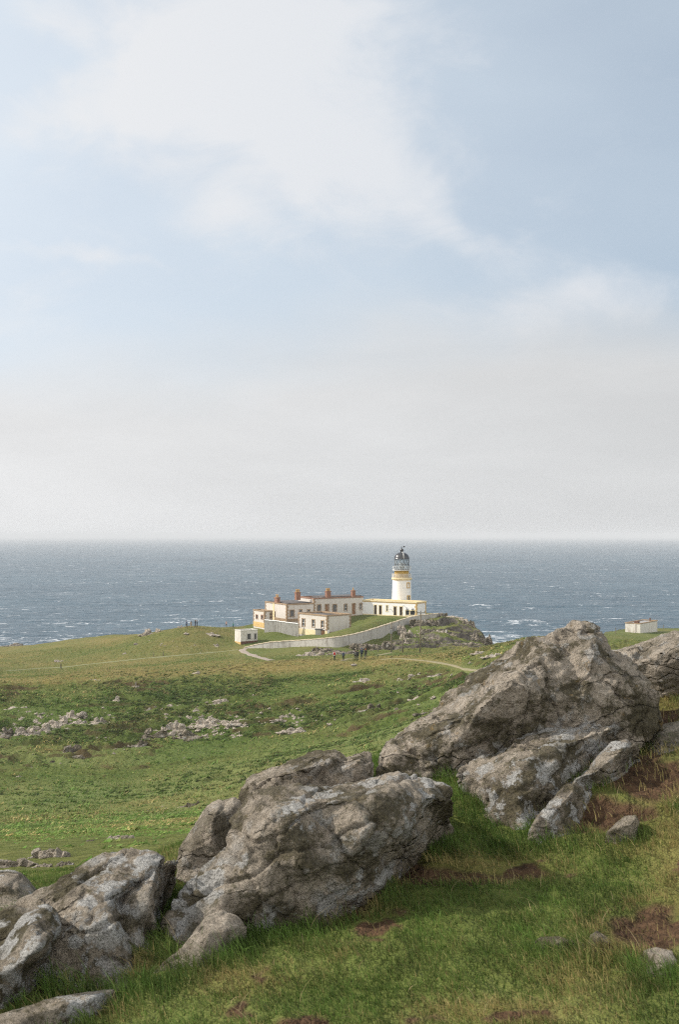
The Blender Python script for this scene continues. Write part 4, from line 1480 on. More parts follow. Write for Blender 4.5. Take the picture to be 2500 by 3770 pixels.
def pillow_rock(name, label, outline, inner, thick, voxel, amp, seed, mat, Yf, cat='boulder', group=None, smooth_it=2, sink=70, tilt=0.42, contact=True):
    """a boulder: front modelled from an outline (x, y[, dY]) and inner ridge points, with its own depth and a real back"""
    yb = max(q[1] for q in outline)
    yt = min(q[1] for q in outline)

    def pt(q):
        y0 = Yf(q[0], yb)
        k = min(1.0, max(0.25, 1.7 * (yb - q[1]) / (yb - yt)))
        return P(q[0], q[1], y0 + (Yf(q[0], q[1]) - y0) * tilt + (q[2] * 1.15 * k if len(q) > 2 else 0))
    n_o = len(outline)
    ar = sum(outline[i - 1][0] * outline[i][1] - outline[i][0] * outline[i - 1][1] for i in range(n_o))
    sgn = 1 if ar > 0 else -1
    sunk = []
    for i, q in enumerate(outline):
        a_, b_ = outline[i - 1], outline[(i + 1) % n_o]
        tx, ty = b_[0] - a_[0], b_[1] - a_[1]
        ny = -sgn * tx / (math.hypot(tx, ty) + 1e-6)         # outward normal, downwards positive
        low = q[1] > yt + 0.55 * (yb - yt)
        if ny > 0.15 and sink:
            yg = nhit(q[0], q[1]).y - 0.03
            py2 = q[1] + sink * min(1, ny + .3)
            here = Yf(q[0], yb) + (Yf(q[0], py2) - Yf(q[0], yb)) * tilt
            k_ = min(1.0, max(0.25, 1.7 * (yb - py2) / (yb - yt)))
            sunk.append((q[0], py2, min(max(yg - here, -.5), .6) / (1.15 * k_)) if contact else (q[0], py2, *q[2:]))
            LONGG.append((q[0], q[1] + 18, 60, 34))
        else:
            sunk.append(q)
    outline = sunk
    ol = [pt(q) for q in outline]
    il = [pt(q) for q in inner]
    n = len(ol)
    p2 = [Vector((q[0] / 500, -q[1] / 500)) for q in outline + inner]
    vs, es, fs, ov, oe, of = geometry.delaunay_2d_cdt(p2, [(i, (i + 1) % n) for i in range(n)], [], 1, 1e-5)
    if len(vs) != n + len(inner):
        raise RuntimeError('outline crosses itself: ' + name + ' ' + label)
    inv = [o[0] for o in ov]
    front = [None] * len(vs)
    for i, o in enumerate(inv):
        front[i] = (ol + il)[o]
    isout = [o < n for o in inv]
    cen = sum(ol, Vector()) / n
    back = []
    for v, o in zip(front, isout):
        # the back falls away behind the crest
        q = v.lerp(cen, 0.10 if o else 0.05)
        y2 = q.y + thick * (0.62 if o else 1.0)
        back.append(Vector((q.x * (1 + 0.7 * (y2 / q.y - 1)), y2, q.z * y2 / q.y)))
    allv = front + back
    m = len(front)
    faces = [list(f) for f in fs] + [[i + m for i in f][::-1] for f in fs]
    pos = {o: i for i, o in enumerate(inv)}
    for i in range(n):
        a, b = pos[i], pos[(i + 1) % n]
        faces.append([a, b, b + m, a + m])
    me = bpy.data.meshes.new(name)
    base = Vector((cen.x, cen.y, min(q.z for q in ol)))
    me.from_pydata([tuple(q) for q in allv], [], faces)
    bm = bmesh.new(); bm.from_mesh(me)
    bmesh.ops.recalc_face_normals(bm, faces=bm.faces)
    bm.to_mesh(me); bm.free()

    def setup(o):
        r = o.modifiers.new('r', 'REMESH'); r.mode = 'VOXEL'; r.voxel_size = voxel; r.use_smooth_shade = True
        s = o.modifiers.new('s', 'SMOOTH'); s.iterations = smooth_it; s.factor = 0.5
    out = evaluated(me, setup)
    displace(out, amp, seed)
    co, no = coords(out)
    out.vertices.foreach_set('co', (co - np.array(base)).astype(np.float32).ravel())
    out.polygons.foreach_set('use_smooth', np.ones(len(out.polygons), dtype=bool))
    out.update()
    o = link_mesh(name, out, mat)
    o.location = base
    return tag(o, label, cat, group)


# ------------------------------------------------------------------ the boulders of the near ridge
V = 0.011
pillow_rock('boulder', 'biggest brown boulder with a sloping sunlit left flank and a mossy dark peak',
            [(1380, 2800, .1), (1409, 2765, .2), (1460, 2713, .3), (1526, 2669, .35), (1629, 2611, .35), (1634, 2574, .35), (1673, 2545, .35), (1717, 2523, .35), (1731, 2486, .35), (1790, 2457, .35), (1849, 2420, .3), (1893, 2383, .25),
             (1937, 2361), (2010, 2350), (2076, 2325), (2120, 2299), (2164, 2289), (2193, 2303), (2223, 2328), (2245, 2358), (2263, 2391), (2318, 2427), (2345, 2475), (2420, 2545), (2450, 2640),
             (2330, 2720), (2215, 2740), (2060, 2720), (1930, 2760), (1819, 2800), (1739, 2815), (1650, 2825), (1520, 2835)],
            [(2070, 2372, -.05), (1965, 2440, -.2), (1860, 2520, -.34), (1765, 2610, -.40), (1700, 2720, -.34), (2000, 2560, -.30), (2190, 2400, -.2), (2150, 2570, -.26), (2290, 2500, -.16),
             (1850, 2690, -.36), (1560, 2715, -.12), (1640, 2660, -.18), (2080, 2660, -.24), (2300, 2620, -.2), (1480, 2770, -.06)],
            1.0, V, 0.046, 3, M_rock_a, lambda x, y: 5.95 + (2790 - y) * .0020 + (x - 1420) * .0001, contact=False)
pillow_rock('boulder', 'dark grey lichened boulder wedged under the biggest boulder, its foot in the grass',
            [(1684, 2850), (1700, 2825), (1761, 2792), (1819, 2772), (1922, 2713), (1973, 2684), (2069, 2665), (2200, 2640), (2330, 2660), (2360, 2700), (2296, 2740), (2230, 2790), (2179, 2830), (2127, 2885),
             (2040, 2930), (2010, 2983), (1960, 3060), (1925, 3105), (1850, 3110), (1790, 3040), (1745, 2985), (1705, 2910)],
            [(1800, 2860, -.14), (1930, 2800, -.26), (2080, 2740, -.24), (1900, 2950, -.2), (2200, 2700, -.18), (2000, 2890, -.2), (1830, 2960, -.14), (1740, 2860, -.06)],
            0.7, V, 0.040, 17, M_rock_g, lambda x, y: 5.2 + (3065 - y) * .0017, tilt=1.15)
pillow_rock('boulder', 'pale rounded rock rising at the right edge behind the biggest boulder',
            [(2225, 2425), (2259, 2398), (2330, 2384), (2391, 2366), (2440, 2345), (2500, 2328), (2600, 2312), (2720, 2340), (2780, 2450), (2700, 2560), (2500, 2560), (2380, 2530), (2280, 2490)],
            [(2330, 2400, -.1), (2430, 2400, -.3), (2520, 2380, -.4), (2620, 2420, -.4), (2440, 2470, -.3), (2340, 2450, -.15)],
            1.1, 0.016, 0.034, 29, M_rock_p, lambda x, y: 7.5 + (2480 - y) * .004)
pillow_rock('boulder', 'low stone with a bright curved ridge in brown earth below the biggest boulder',
            [(1918, 3085), (1960, 3030), (2010, 2965), (2060, 2905), (2120, 2865), (2170, 2830), (2215, 2775), (2255, 2735), (2300, 2722), (2350, 2738), (2372, 2770), (2300, 2815), (2235, 2860), (2180, 2905), (2140, 2970), (2120, 3045), (2100, 3095), (2000, 3105)],
            [(2040, 2990, -.05), (2110, 2915, -.06), (2200, 2840, -.06), (2290, 2765, -.05)],
            0.5, V, 0.020, 41, M_rock_g, lambda x, y: 5.05 + (3070 - y) * .0020, tilt=0.9)
pillow_rock('stone', 'pale flat stone at the right edge above the brown earth',
            [(2330, 2745), (2350, 2700), (2400, 2672), (2500, 2655), (2600, 2660), (2640, 2740), (2560, 2790), (2430, 2790)],
            [(2430, 2715, -.1), (2520, 2710, -.14)], 0.4, V, 0.016, 43, M_rock_p, lambda x, y: 6.2 + (2760 - y) * .004, cat='stone')
pillow_rock('stone', 'small pinkish wedge-shaped stone sitting in the brown earth at the right',
            [(2215, 3085), (2234, 3062), (2270, 3025), (2300, 3003), (2345, 2997), (2358, 3025), (2345, 3070), (2320, 3095)],
            [(2290, 3040, -.05), (2325, 3035, -.05)], 0.14, 0.008, 0.006, 47, M_rock_p, lambda x, y: 5.0 + (3070 - y) * .0016, cat='stone')
pillow_rock('boulder', 'large grey slab-like boulder with white lichen spots in the middle foreground',
            [(570, 3440), (581, 3405), (600, 3360), (636, 3303), (690, 3250), (742, 3212), (775, 3166), (810, 3140), (843, 3115), (846, 3065), (858, 3020), (902, 2967), (948, 2920), (1024, 2897), (1124, 2890), (1223, 2894), (1315, 2875),
             (1407, 2848), (1468, 2838), (1560, 2860), (1650, 2905), (1672, 2945), (1660, 3050), (1640, 3110), (1540, 3140), (1480, 3200), (1410, 3260), (1331, 3290), (1239, 3340), (1147, 3400), (1040, 3405), (917, 3430), (760, 3490), (610, 3510)],
            [(985, 2975, -.16), (1150, 2950, -.2), (1290, 2940, -.24), (1440, 2905, -.22), (1560, 2940, -.16), (930, 3090, -.14), (1050, 3060, -.24), (1200, 3080, -.16), (1350, 3040, -.28), (1500, 3030, -.2),
             (870, 3200, -.12), (1000, 3180, -.18), (1130, 3190, -.26), (1280, 3180, -.22), (700, 3330, -.08), (830, 3300, -.16), (980, 3290, -.22), (1130, 3290, -.16), (1380, 3150, -.16)],
            0.85, V, 0.040, 53, M_rock_g, lambda x, y: 4.38 + (3380 - y) * .0017 + (x - 1000) * .0003)
pillow_rock('boulder', 'low ragged brown boulder behind the large grey slab',
            [(860, 2935), (868, 2905), (910, 2853), (979, 2826), (1086, 2792), (1162, 2765), (1246, 2761), (1277, 2784), (1330, 2768), (1369, 2757), (1384, 2815), (1375, 2870), (1239, 2920), (1100, 2930), (960, 2950)],
            [(960, 2870, -.08), (1080, 2835, -.16), (1200, 2810, -.2), (1320, 2805, -.16), (1180, 2870, -.14)],
            0.7, V, 0.032, 61, M_rock_a, lambda x, y: 5.45 + (2900 - y) * .0028, contact=False)
pillow_rock('boulder', 'upright pale rock with a mossy seam beside the left end of the large grey slab',
            [(645, 3185), (661, 3121), (703, 3060), (735, 3005), (757, 2960), (805, 2944), (856, 2935), (885, 2950), (875, 3010), (850, 3080), (810, 3140), (760, 3185), (700, 3200)],
            [(735, 3060, -.10), (790, 3000, -.14), (775, 3090, -.16), (830, 3000, -.08), (700, 3130, -.08)],
            0.45, V, 0.020, 67, M_rock_p, lambda x, y: 5.15 + (3150 - y) * .0022, contact=False)
pillow_rock('boulder', 'broad dark boulder with a sunlit rim at the left edge of the foreground',
            [(-160, 3480), (-80, 3400), (0, 3356), (64, 3317), (128, 3275), (230, 3237), (268, 3205), (319, 3167), (376, 3135), (478, 3120), (574, 3128), (606, 3160), (600, 3230), (580, 3330), (560, 3440), (500, 3560), (330, 3640), (180, 3640), (-60, 3640)],
            [(60, 3400, -.08), (200, 3320, -.10), (280, 3270, -.12), (330, 3230, -.02), (440, 3180, -.05), (390, 3300, -.16), (300, 3420, -.26), (420, 3420, -.22), (180, 3480, -.2), (520, 3240, -.06), (330, 3540, -.2), (60, 3520, -.1)],
            0.8, V, 0.034, 71, M_rock_i, lambda x, y: 3.95 + (3560 - y) * .0027)
pillow_rock('boulder', 'pointed dark rock with a pale beak-like tip left of the large grey slab',
            [(385, 3500), (395, 3420), (415, 3335), (440, 3275), (523, 3216), (575, 3190), (619, 3171), (660, 3166), (648, 3200), (625, 3270), (605, 3340), (590, 3430), (570, 3490), (470, 3520)],
            [(500, 3290, -.08), (570, 3240, -.07), (480, 3400, -.12), (550, 3350, -.08)],
            0.4, V, 0.016, 79, M_rock_g, lambda x, y: 3.98 + (3480 - y) * .0024, sink=60)
pillow_rock('boulder', 'rock with big white lichen blotches at the far left edge of the foreground',
            [(-150, 3700), (-140, 3540), (-60, 3470), (0, 3490), (30, 3436), (64, 3388), (102, 3340), (165, 3327), (200, 3350), (225, 3410), (215, 3500), (180, 3580), (110, 3640), (80, 3690)],
            [(60, 3480, -.08), (120, 3420, -.12), (40, 3580, -.12), (150, 3480, -.14), (-50, 3580, -.12)],
            0.35, 0.011, 0.016, 83, M_rock_i, lambda x, y: 3.55 + (3650 - y) * .0022, sink=130)
pillow_rock('boulder', 'small triangular sunlit rock poking out of the grass in front of the large grey slab',
            [(545, 3605), (560, 3572), (612, 3528), (663, 3490), (721, 3414), (765, 3363), (816, 3347), (882, 3370), (918, 3409), (900, 3460), (880, 3500), (800, 3545), (700, 3590), (620, 3615)],
            [(700, 3490, -.04), (770, 3430, -.09), (840, 3420, -.09), (740, 3520, -.08), (640, 3560, -.03), (820, 3480, -.08)],
            0.3, 0.010, 0.014, 89, M_rock_p, lambda x, y: 3.78 + (3585 - y) * .0022 + (x - 600) * .0005)
pillow_rock('stone', 'flat slab of rock half sunk in the grass at the bottom left corner',
            [(-100, 3840), (-90, 3780), (0, 3738), (96, 3707), (172, 3681), (274, 3656), (421, 3640), (440, 3660), (408, 3695), (306, 3760), (190, 3800), (0, 3850)],
            [(100, 3740, -.02), (230, 3700, -.04), (330, 3680, -.04), (60, 3790, -.03)],
            0.25, 0.010, 0.010, 97, M_rock_i, lambda x, y: 3.42 + (3770 - y) * .0030 + x * .0002, cat='stone')
pillow_rock('boulder', 'smooth round grey rock at the left edge behind the broad dark boulder',
            [(-140, 3380), (-120, 3260), (-60, 3215), (0, 3203), (28, 3199), (66, 3211), (98, 3243), (125, 3280), (110, 3360), (0, 3400)],
            [(0, 3260, -.2), (60, 3280, -.16), (-50, 3300, -.2)],
            0.5, 0.014, 0.016, 101, M_rock_g, lambda x, y: 5.7 + (3300 - y) * .003)
for lab, ol, il, sd in (
        ('long pale stone lying in the grass at lower right', [(1960, 3470), (1990, 3446), (2060, 3443), (2130, 3462), (2180, 3490), (2165, 3515), (2060, 3500), (1985, 3495)], [(2050, 3468, -.03)], 103),
        ('small light stone with a dark hollow under it at lower right', [(2150, 3480), (2172, 3440), (2200, 3422), (2230, 3440), (2275, 3480), (2270, 3512), (2210, 3515)], [(2205, 3460, -.05)], 107),
        ('low brown stone half buried in grass near the right edge', [(2345, 3530), (2375, 3495), (2420, 3485), (2480, 3495), (2500, 3540), (2470, 3580), (2390, 3575)], [(2430, 3525, -.05)], 109),
        ('flat pale stone showing through the turf between the pointed rock and the small triangular rock', [(330, 3632), (357, 3603), (410, 3592), (465, 3592), (480, 3612), (420, 3635)], [(410, 3607, -.02)], 113)):
    pillow_rock('stone', lab, ol, il, 0.16, 0.007, 0.008, sd, M_rock_a if sd != 113 else M_rock_p, (lambda base: (lambda x, y: nhit(base[0], base[1]).y + (base[1] - y) * .0028))((sum(q[0] for q in ol) / len(ol), max(q[1] for q in ol))), cat='stone', smooth_it=2, tilt=0.6, sink=30)


def mid_rock(label, px, py, wpx, hpx, seed, mat, y0=10.0, depth=0.8, name='boulder'):
    """a boulder further down the slope, hull of random points, fused and weathered"""
    q = hit(px, py, y0=y0)
    s = q.y / F
    return hull_rock(name, label, q - UP * 0.1 * hpx * s, wpx * s * 1.1, hpx * s * 0.75, wpx * s * depth, seed, mat, blocks=6, bulk=0.6)


ROCKS = []


def hull_rock(name, label, q, w_, h_, d_, seed, mat, blocks=4, cat='rock', voxel=None, group=None, jag=1.0, along=0.0, bulk=0.34):
    ROCKS.append((q.x, q.y, w_ * 0.5 + 0.35, d_ * 0.35 + 0.5))
    r = random.Random(seed)
    bm = bmesh.new()
    slope = (gz(q.x, q.y + 1.5) - gz(q.x, q.y - 0.5)) / 2.0 if q.length > 1 else 0.0

    def lump(cx, cy, cz, a, b, c, n, flat=False):
        rot = Matrix.Rotation(r.uniform(-.5, .5), 3, 'Y') @ Matrix.Rotation(r.uniform(-.5, .5), 3, 'X') @ Matrix.Rotation(r.uniform(0, 6.28), 3, 'Z')
        vs = []
        for i in range(n):
            v = Vector((r.gauss(0, 1), r.gauss(0, 1), r.gauss(0, 1))).normalized()
            v = Vector((v.x, v.y, v.z))
            if not flat:
                v = rot @ v
            vs.append(bm.verts.new((cx + v.x * a, cy + v.y * b, cz + v.z * c)))
        bmesh.ops.convex_hull(bm, input=vs)
    for k in range(blocks * 2):
        f = max(-.5, min(.5, r.gauss(0, 0.30)))
        g = max(-.5, min(.5, r.gauss(0, 0.26)))
        sz = (w_ / math.sqrt(blocks * 2)) * r.uniform(0.35, 0.75)
        edge = 1 - 1.3 * abs(f) * abs(f) * 2
        ch = min(h_ * r.uniform(0.25, 0.6) * edge, sz * (0.85 if bulk < .5 else 1.5))
        lump(f * w_, g * d_ + along * f * w_, ch * r.uniform(-.1, .5) + g * d_ * slope, sz, sz * r.uniform(.7, 1.1), ch, 12)
    lump(0, 0, 0, w_ * .48, d_ * .42, h_ * bulk, 22, True)
    if bulk > 0.5:
        for k in range(5):
            lump((k - 2) * .19 * w_, r.uniform(-.1, .1) * d_, h_ * .3, w_ * .15, d_ * .36, h_ * r.uniform(.45, .72), 16)
    for k in range(3 if blocks > 3 else 1):
        f = r.uniform(-.3, .3) if blocks > 3 else 0
        lump(f * w_, r.uniform(.0, .25) * d_, h_ * .35 + .12 * d_ * slope, w_ * r.uniform(.12, .2), d_ * r.uniform(.18, .26), h_ * r.uniform(.4, .62), 12)
    loose = [v for v in bm.verts if not v.link_faces]
    bmesh.ops.delete(bm, geom=loose, context='VERTS')
    me = bpy.data.meshes.new(name)
    bm.to_mesh(me); bm.free()
    vx = voxel or max(w_ / 76, h_ / 30)

    def setup(o):
        m = o.modifiers.new('r', 'REMESH'); m.mode = 'VOXEL'; m.voxel_size = vx; m.use_smooth_shade = False
        s = o.modifiers.new('s', 'SMOOTH'); s.iterations = 1; s.factor = 0.4
    out = evaluated(me, setup)
    displace(out, 0.075 * max(h_, 0.25 * w_) * jag, seed % 400, 0.9 / max(h_, 0.3 * w_) * 0.5)
    o = link_mesh(name, out, mat)
    o.location = q
    return tag(o, label, cat, group)


mid_rock('pale grey boulder with a rounded hump beside the long low slab at the left', 185, 3158, 130, 62, 201, M_rock_p, 10)
mid_rock('long low pale slab running off the left edge beside the rounded pale boulder', 40, 3192, 180, 56, 203, M_rock_p, 10, 0.5)
mid_rock('small flat stone in the grass right of the rounded pale boulder', 238, 3186, 56, 24, 207, M_rock_p, 10, name='stone')
mid_rock('tiny stone below the rounded pale boulder on the grass edge', 160, 3206, 56, 20, 209, M_rock_p, 10, name='stone')
mid_rock('flat pale slab lying in the turf above the broad dark boulder', 445, 3090, 90, 24, 211, M_rock_p, 12, name='stone')
mid_rock('tiny pale stone in the turf left of the flat pale slab', 330, 3098, 26, 12, 213, M_rock_p, 12, name='stone')

# ------------------------------------------------------------------ rock outcrops on the hill, (x, y of foot, width, height, label)
OUT = [
    (22, 2708, 64, 52, 'jagged end of the dark rock ledge at the left edge of the hillside'),
    (92, 2700, 78, 46, 'pale-topped ledge rock second from the left edge of the hillside'),
    (152, 2688, 62, 44, 'broken rock in the middle of the left hillside ledge'),
    (208, 2668, 72, 50, 'tall pale broken rock at the upper part of the left hillside ledge'),
    (268, 2638, 78, 44, 'uppermost broken rock of the left hillside ledge'),
    (62, 2612, 66, 18, 'flat pale rock above the left hillside ledge'),
    (366, 2662, 52, 40, 'broken rock right of the left hillside ledge'),
    (290, 2664, 60, 18, 'low flat rock between the left ledge and the broken rock to its right'),
    (498, 2528, 34, 26, 'pale blocky rock just under the brow on the left'),
    (428, 2582, 38, 34, 'pair-like pale rock below the brow left of centre'),
    (547, 2618, 40, 20, 'pale rock in the open turf left of the scree'),
    (646, 2606, 62, 26, 'bright pale rock above the scree patch'),
    (722, 2620, 36, 26, 'pale pointed rock above the right of the scree patch'),
    (806, 2592, 80, 38, 'largest pale rock cluster high in the middle of the hillside'),
    (933, 2570, 24, 22, 'lone pale rock right of the largest pale cluster'),
    (640, 2690, 100, 60, 'broken pale scree rock at the left of the scree patch'),
    (700, 2712, 90, 52, 'dark-based scree rock low in the middle of the scree patch'),
    (770, 2666, 90, 48, 'broken rock at the upper middle of the scree patch'),
    (860, 2664, 80, 34, 'broken rock at the right end of the scree patch'),
    (568, 2708, 86, 46, 'dark shaded ledge left of the scree patch'),
    (518, 2744, 56, 36, 'dark ledge with pale crown below the scree patch'),
    (425, 2766, 40, 22, 'pale rock low on the hillside left of the dark ledges'),
    (280, 2778, 96, 70, 'dark hollow ledge low on the left of the hillside'),
    (200, 2806, 44, 26, 'small broken rock below the dark hollow ledge'),
    (70, 2860, 20, 12, 'lone small rock low on the left meadow'),
    (1042, 2648, 60, 36, 'broken pale rock right of the hillside centre'),
    (1075, 2692, 74, 32, 'low broken rock under the right of the hillside centre'),
    (708, 2968, 62, 34, 'dark split rock low in the valley just left of the near boulders'),
    (459, 2976, 26, 14, 'small pale rock in the valley left of the split rock'),
    (536, 2966, 22, 10, 'smallest pale rock in the valley above the split rock'),
    (610, 2981, 20, 12, 'small rock in the valley touching the left of the split rock'),
    (1526, 2496, 50, 30, 'pale blocky outcrop under the right end of the worn path'),
    (1478, 2508, 46, 24, 'pale outcrop left of the blocky outcrop below the worn path'),
    (1349, 2508, 60, 22, 'low pinkish outcrop below the walkers'),
    (1608, 2490, 46, 22, 'pale outcrop below the middle of the worn path'),
    (1663, 2492, 40, 18, 'rightmost pale outcrop below the worn path'),
    (1562, 2578, 78, 48, 'big pale outcrop near the left flank of the biggest boulder'),
    (1606, 2548, 34, 20, 'small pale rock above the big pale outcrop'),
    (1375, 2615, 70, 48, 'dark-faced outcrop on the right part of the hillside'),
    (1470, 2592, 46, 34, 'split pale outcrop between the dark-faced one and the big pale one'),
    (1478, 2620, 50, 26, 'low dark outcrop under the split pale outcrop'),
    (1586, 2628, 84, 38, 'dark rubble outcrop touching the outline of the biggest boulder'),
    (1818, 2418, 60, 26, 'flat pink outcrop on the right grass ridge above the biggest boulder'),
    (1768, 2406, 46, 16, 'low flat outcrop left of the flat pink one on the right ridge'),
    (1732, 2441, 20, 10, 'tiny pale rock on the right grass ridge near the worn path'),
    (1153, 2412, 76, 30, 'pale speckled outcrop at the foot of the long wall'),
    (1198, 2400, 90, 34, 'dark shaded outcrop under the bend of the long wall'),
    (1270, 2404, 90, 26, 'dark low outcrop behind the walkers'),
    (558, 2334, 62, 40, 'big grey boulder on the skyline of the left headland'),
    (524, 2340, 18, 14, 'small dark rock beside the big skyline boulder'),
    (499, 2372, 18, 10, 'dark small rock on the far left meadow below the skyline boulder'),
    (459, 2406, 14, 10, 'lone grey stone in the far left meadow above the pale path'),
    (798, 2380, 34, 14, 'grey rock on the far meadow left of the small hut'),
    (716, 2378, 20, 8, 'low grey rock on the far meadow left of the small hut, further from it'),
    (726, 2478, 24, 16, 'grey stone sitting on the brown brow'),
    (212, 2434, 30, 10, 'pale stones beside the lone walker on the left'),
    (390, 2522, 16, 12, 'dark stone under the brow on the left'),
    (350, 2505, 36, 10, 'pale flat rock set in the brow on the left'),
    (413, 2503, 28, 8, 'smaller pale flat rock set in the brow on the left'),
    (1303, 2447, 24, 10, 'grey stone on the brow in front of the pair in black'),
    (684, 2332, 22, 8, 'low pale rock below the people on the skyline'),
    (780, 2336, 40, 14, 'grey low outcrop below the skyline right of the standing people'),
    (667, 2308, 28, 10, 'low rock bump on the skyline left of the standing people'),
]
for i, (px, py, w_, h_, lab) in enumerate(OUT):
    q = hit(px, py, y0=40 if py > 2900 else 100)
    s = q.y / F
    ww, hh = w_ * s, h_ * s
    big = w_ > 45
    o = hull_rock('rock_outcrop' if big else 'rock', lab, q - UP * 0.12 * hh, ww * (1.4 if big else 1.15), hh * (0.72 if big else 0.95), max(0.75 * ww, hh * 1.6), 300 + i * 7,
                  M_far if 'dark' not in lab else M_crag, blocks=9 if w_ > 70 else (6 if big else 3), along=random.Random(i).uniform(-.25, .25), jag=1.25)

# ------------------------------------------------------------------ crags of the lighthouse headland
CRAG = [
    (1648, 2300, 56, 26, 250, 'crag block at the upper left of the headland crest'), (1690, 2303, 64, 34, 247, 'pale stepped crag on the headland crest'), (1722, 2318, 54, 42, 244, 'crag at the right shoulder of the headland crest'),
    (1672, 2282, 60, 18, 251, 'topmost pale rocks of the headland crest'), (1632, 2264, 30, 10, 254, 'small rock where the long wall ends on the headland'),
    (1738, 2345, 60, 34, 238, 'sloping crag above the dark sea cliff'), (1775, 2374, 70, 44, 231, 'dark sea cliff at the right end of the headland'), (1720, 2372, 80, 46, 231, 'dark cliff face second from the sea end of the headland'),
    (1664, 2366, 80, 40, 230, 'dark cliff face in the middle of the headland'), (1612, 2352, 70, 38, 231, 'pale-topped crag in the middle of the headland'), (1573, 2346, 50, 36, 231, 'crag right of the tallest pole'),
    (1590, 2370, 70, 30, 224, 'dark low crag right of the foot of the tallest pole'), (1540, 2300, 60, 24, 242, 'pinkish crag high on the headland below the long wall'), (1580, 2298, 60, 20, 243, 'crag right of the pinkish crag below the long wall'),
    (1602, 2298, 30, 16, 244, 'small pale crag below the end of the long wall'), (1498, 2340, 42, 26, 233, 'pale crag beside the top of the short pole'), (1480, 2322, 30, 22, 237, 'pale rock near the long wall above the short pole'),
    (1512, 2352, 40, 24, 229, 'dark-fronted rock right of the short pole'), (1505, 2368, 46, 24, 225, 'flat-topped pale rock right of the middle of the short pole'), (1530, 2384, 64, 26, 219, 'rubble crag between the short pole and the tallest pole'),
    (1470, 2390, 70, 30, 216, 'dark rubble crag at the foot of the short pole'), (1410, 2398, 86, 32, 214, 'dark boulder-like crag left of the transformer pole'), (1436, 2374, 60, 18, 222, 'low grassy crag behind the transformer pole'),
    (1640, 2380, 70, 18, 219, 'low dark crag along the foot of the headland'), (1700, 2381, 90, 20, 219, 'grass-topped low crag at the foot of the dark cliff'), (1752, 2383, 56, 18, 221, 'low rock at the foot of the sea cliff'),
    (1655, 2383, 20, 12, 216, 'pale small stone in the grass below the headland crags'), (1330, 2384, 80, 22, 219, 'long dark heathery ledge under the long wall'),
]
for i, (px, py, w_, h_, Y, lab) in enumerate(CRAG):
    s = Y / F
    x = (px - CX) * s
    q = Vector((x, Y, min(gz(x, Y), -(py - HY) * s) - 0.1 * h_ * s))
    hh = -(py - h_ - HY) * s - q.z
    hull_rock('crag', lab, q, w_ * s * 1.12, hh * 1.0, max(w_ * s * 0.6, 2.5), 900 + i * 11, M_crag if ('pale' not in lab) else M_far, blocks=10, jag=1.5, cat='crag', bulk=0.8)
q = P(34, 2392, 440)
hull_rock('shore_rock', 'dark low rocks in the surf beyond the left end of the meadow', Vector((q.x, 440, SEA - 0.5)), 16, 4.2, 12, 1301, M_crag, blocks=7, cat='rock')

# ------------------------------------------------------------------ loose stones, copies of a few shapes
STONES = []
for k in range(6):
    o = hull_rock('stone', None, Vector((0, 0, 0)), 1.0, random.Random(k).uniform(.5, .8), 0.8, 1500 + k * 3, M_farobj, blocks=2, voxel=0.06, jag=0.8)
    STONES.append(o)
used = set()


def stones(n, cx, cy, rx, ry, size, label, group, seed, tilt=0.0):
    r = random.Random(seed)
    k = 0
    while k < n:
        a, b = r.gauss(0, 0.5), r.gauss(0, 0.5)
        if abs(a) > 1.1 or abs(b) > 1.1:
            continue
        px = cx + a * rx
        py = cy + b * ry + tilt * a * rx
        q = hit(px, py, y0=60)
        sz = size * r.uniform(0.5, 1.5) * q.y / F
        i = r.randrange(6)
        if i in used:
            o = STONES[i].copy()
            C.objects.link(o)
        else:
            o = STONES[i]
            used.add(i)
        o.location = (q.x, q.y, gsurf(q.x, q.y) - 0.06 * sz)
        o.rotation_euler = (r.uniform(-.2, .2), r.uniform(-.2, .2), r.uniform(0, 6.28))
        o.scale = (sz * r.uniform(.9, 1.4), sz, sz * r.uniform(.7, 1.1))
        tag(o, label, 'stone', group)
        ROCKS.append((q.x, q.y, sz * 0.6 + 0.12, sz * 0.4 + 0.55))
        k += 1


stones(64, 760, 2672, 190, 46, 17, 'pale angular stone lying loose in the scree patch of the hillside', 'stones of the scree patch', 1)
stones(36, 150, 2668, 170, 36, 17, 'pale stone fallen beside the left hillside ledge', 'stones by the left ledge', 2, -0.25)
stones(26, 470, 2740, 220, 50, 13, 'small stone in the dark turf below the scree patch', 'stones below the scree', 3)
stones(26, 1080, 2640, 150, 50, 15, 'small pale stone right of the scree patch on the hillside', 'stones right of the scree', 4)
stones(34, 1500, 2590, 140, 50, 15, 'small pale stone among the outcrops near the left flank of the biggest boulder', 'stones by the right outcrops', 5)
stones(14, 1590, 2490, 120, 22, 8, 'small pale stone in the turf below the worn path', 'stones below the worn path', 6)
stones(12, 780, 2590, 160, 26, 10, 'small pale stone near the largest pale cluster high on the hillside', 'stones high on the hillside', 7)
stones(10, 640, 2970, 160, 26, 9, 'small pale stone in the valley bottom left of the near boulders', 'stones in the valley', 8)
stones(16, 640, 2380, 300, 40, 6, 'small grey stone scattered over the far left meadow', 'stones on the far meadow', 9)
stones(14, 1590, 2335, 110, 36, 10, 'loose pale stone among the crags of the headland', 'stones on the headland', 10, 0.1)
stones(12, 1165, 2402, 60, 14, 10, 'pale stone in the speckled patch at the foot of the long wall', 'stones below the long wall', 11)
stones(10, 190, 2800, 150, 50, 9, 'small stone low on the left hillside', 'stones low on the left', 12)
stones(60, 600, 2650, 640, 50, 13, 'small pale stone strung between the main rock clusters along the hillside band', 'stones of the hillside band', 14)
stones(8, 1790, 2415, 70, 20, 8, 'small pink stone on the right grass ridge', 'stones on the right ridge', 13)


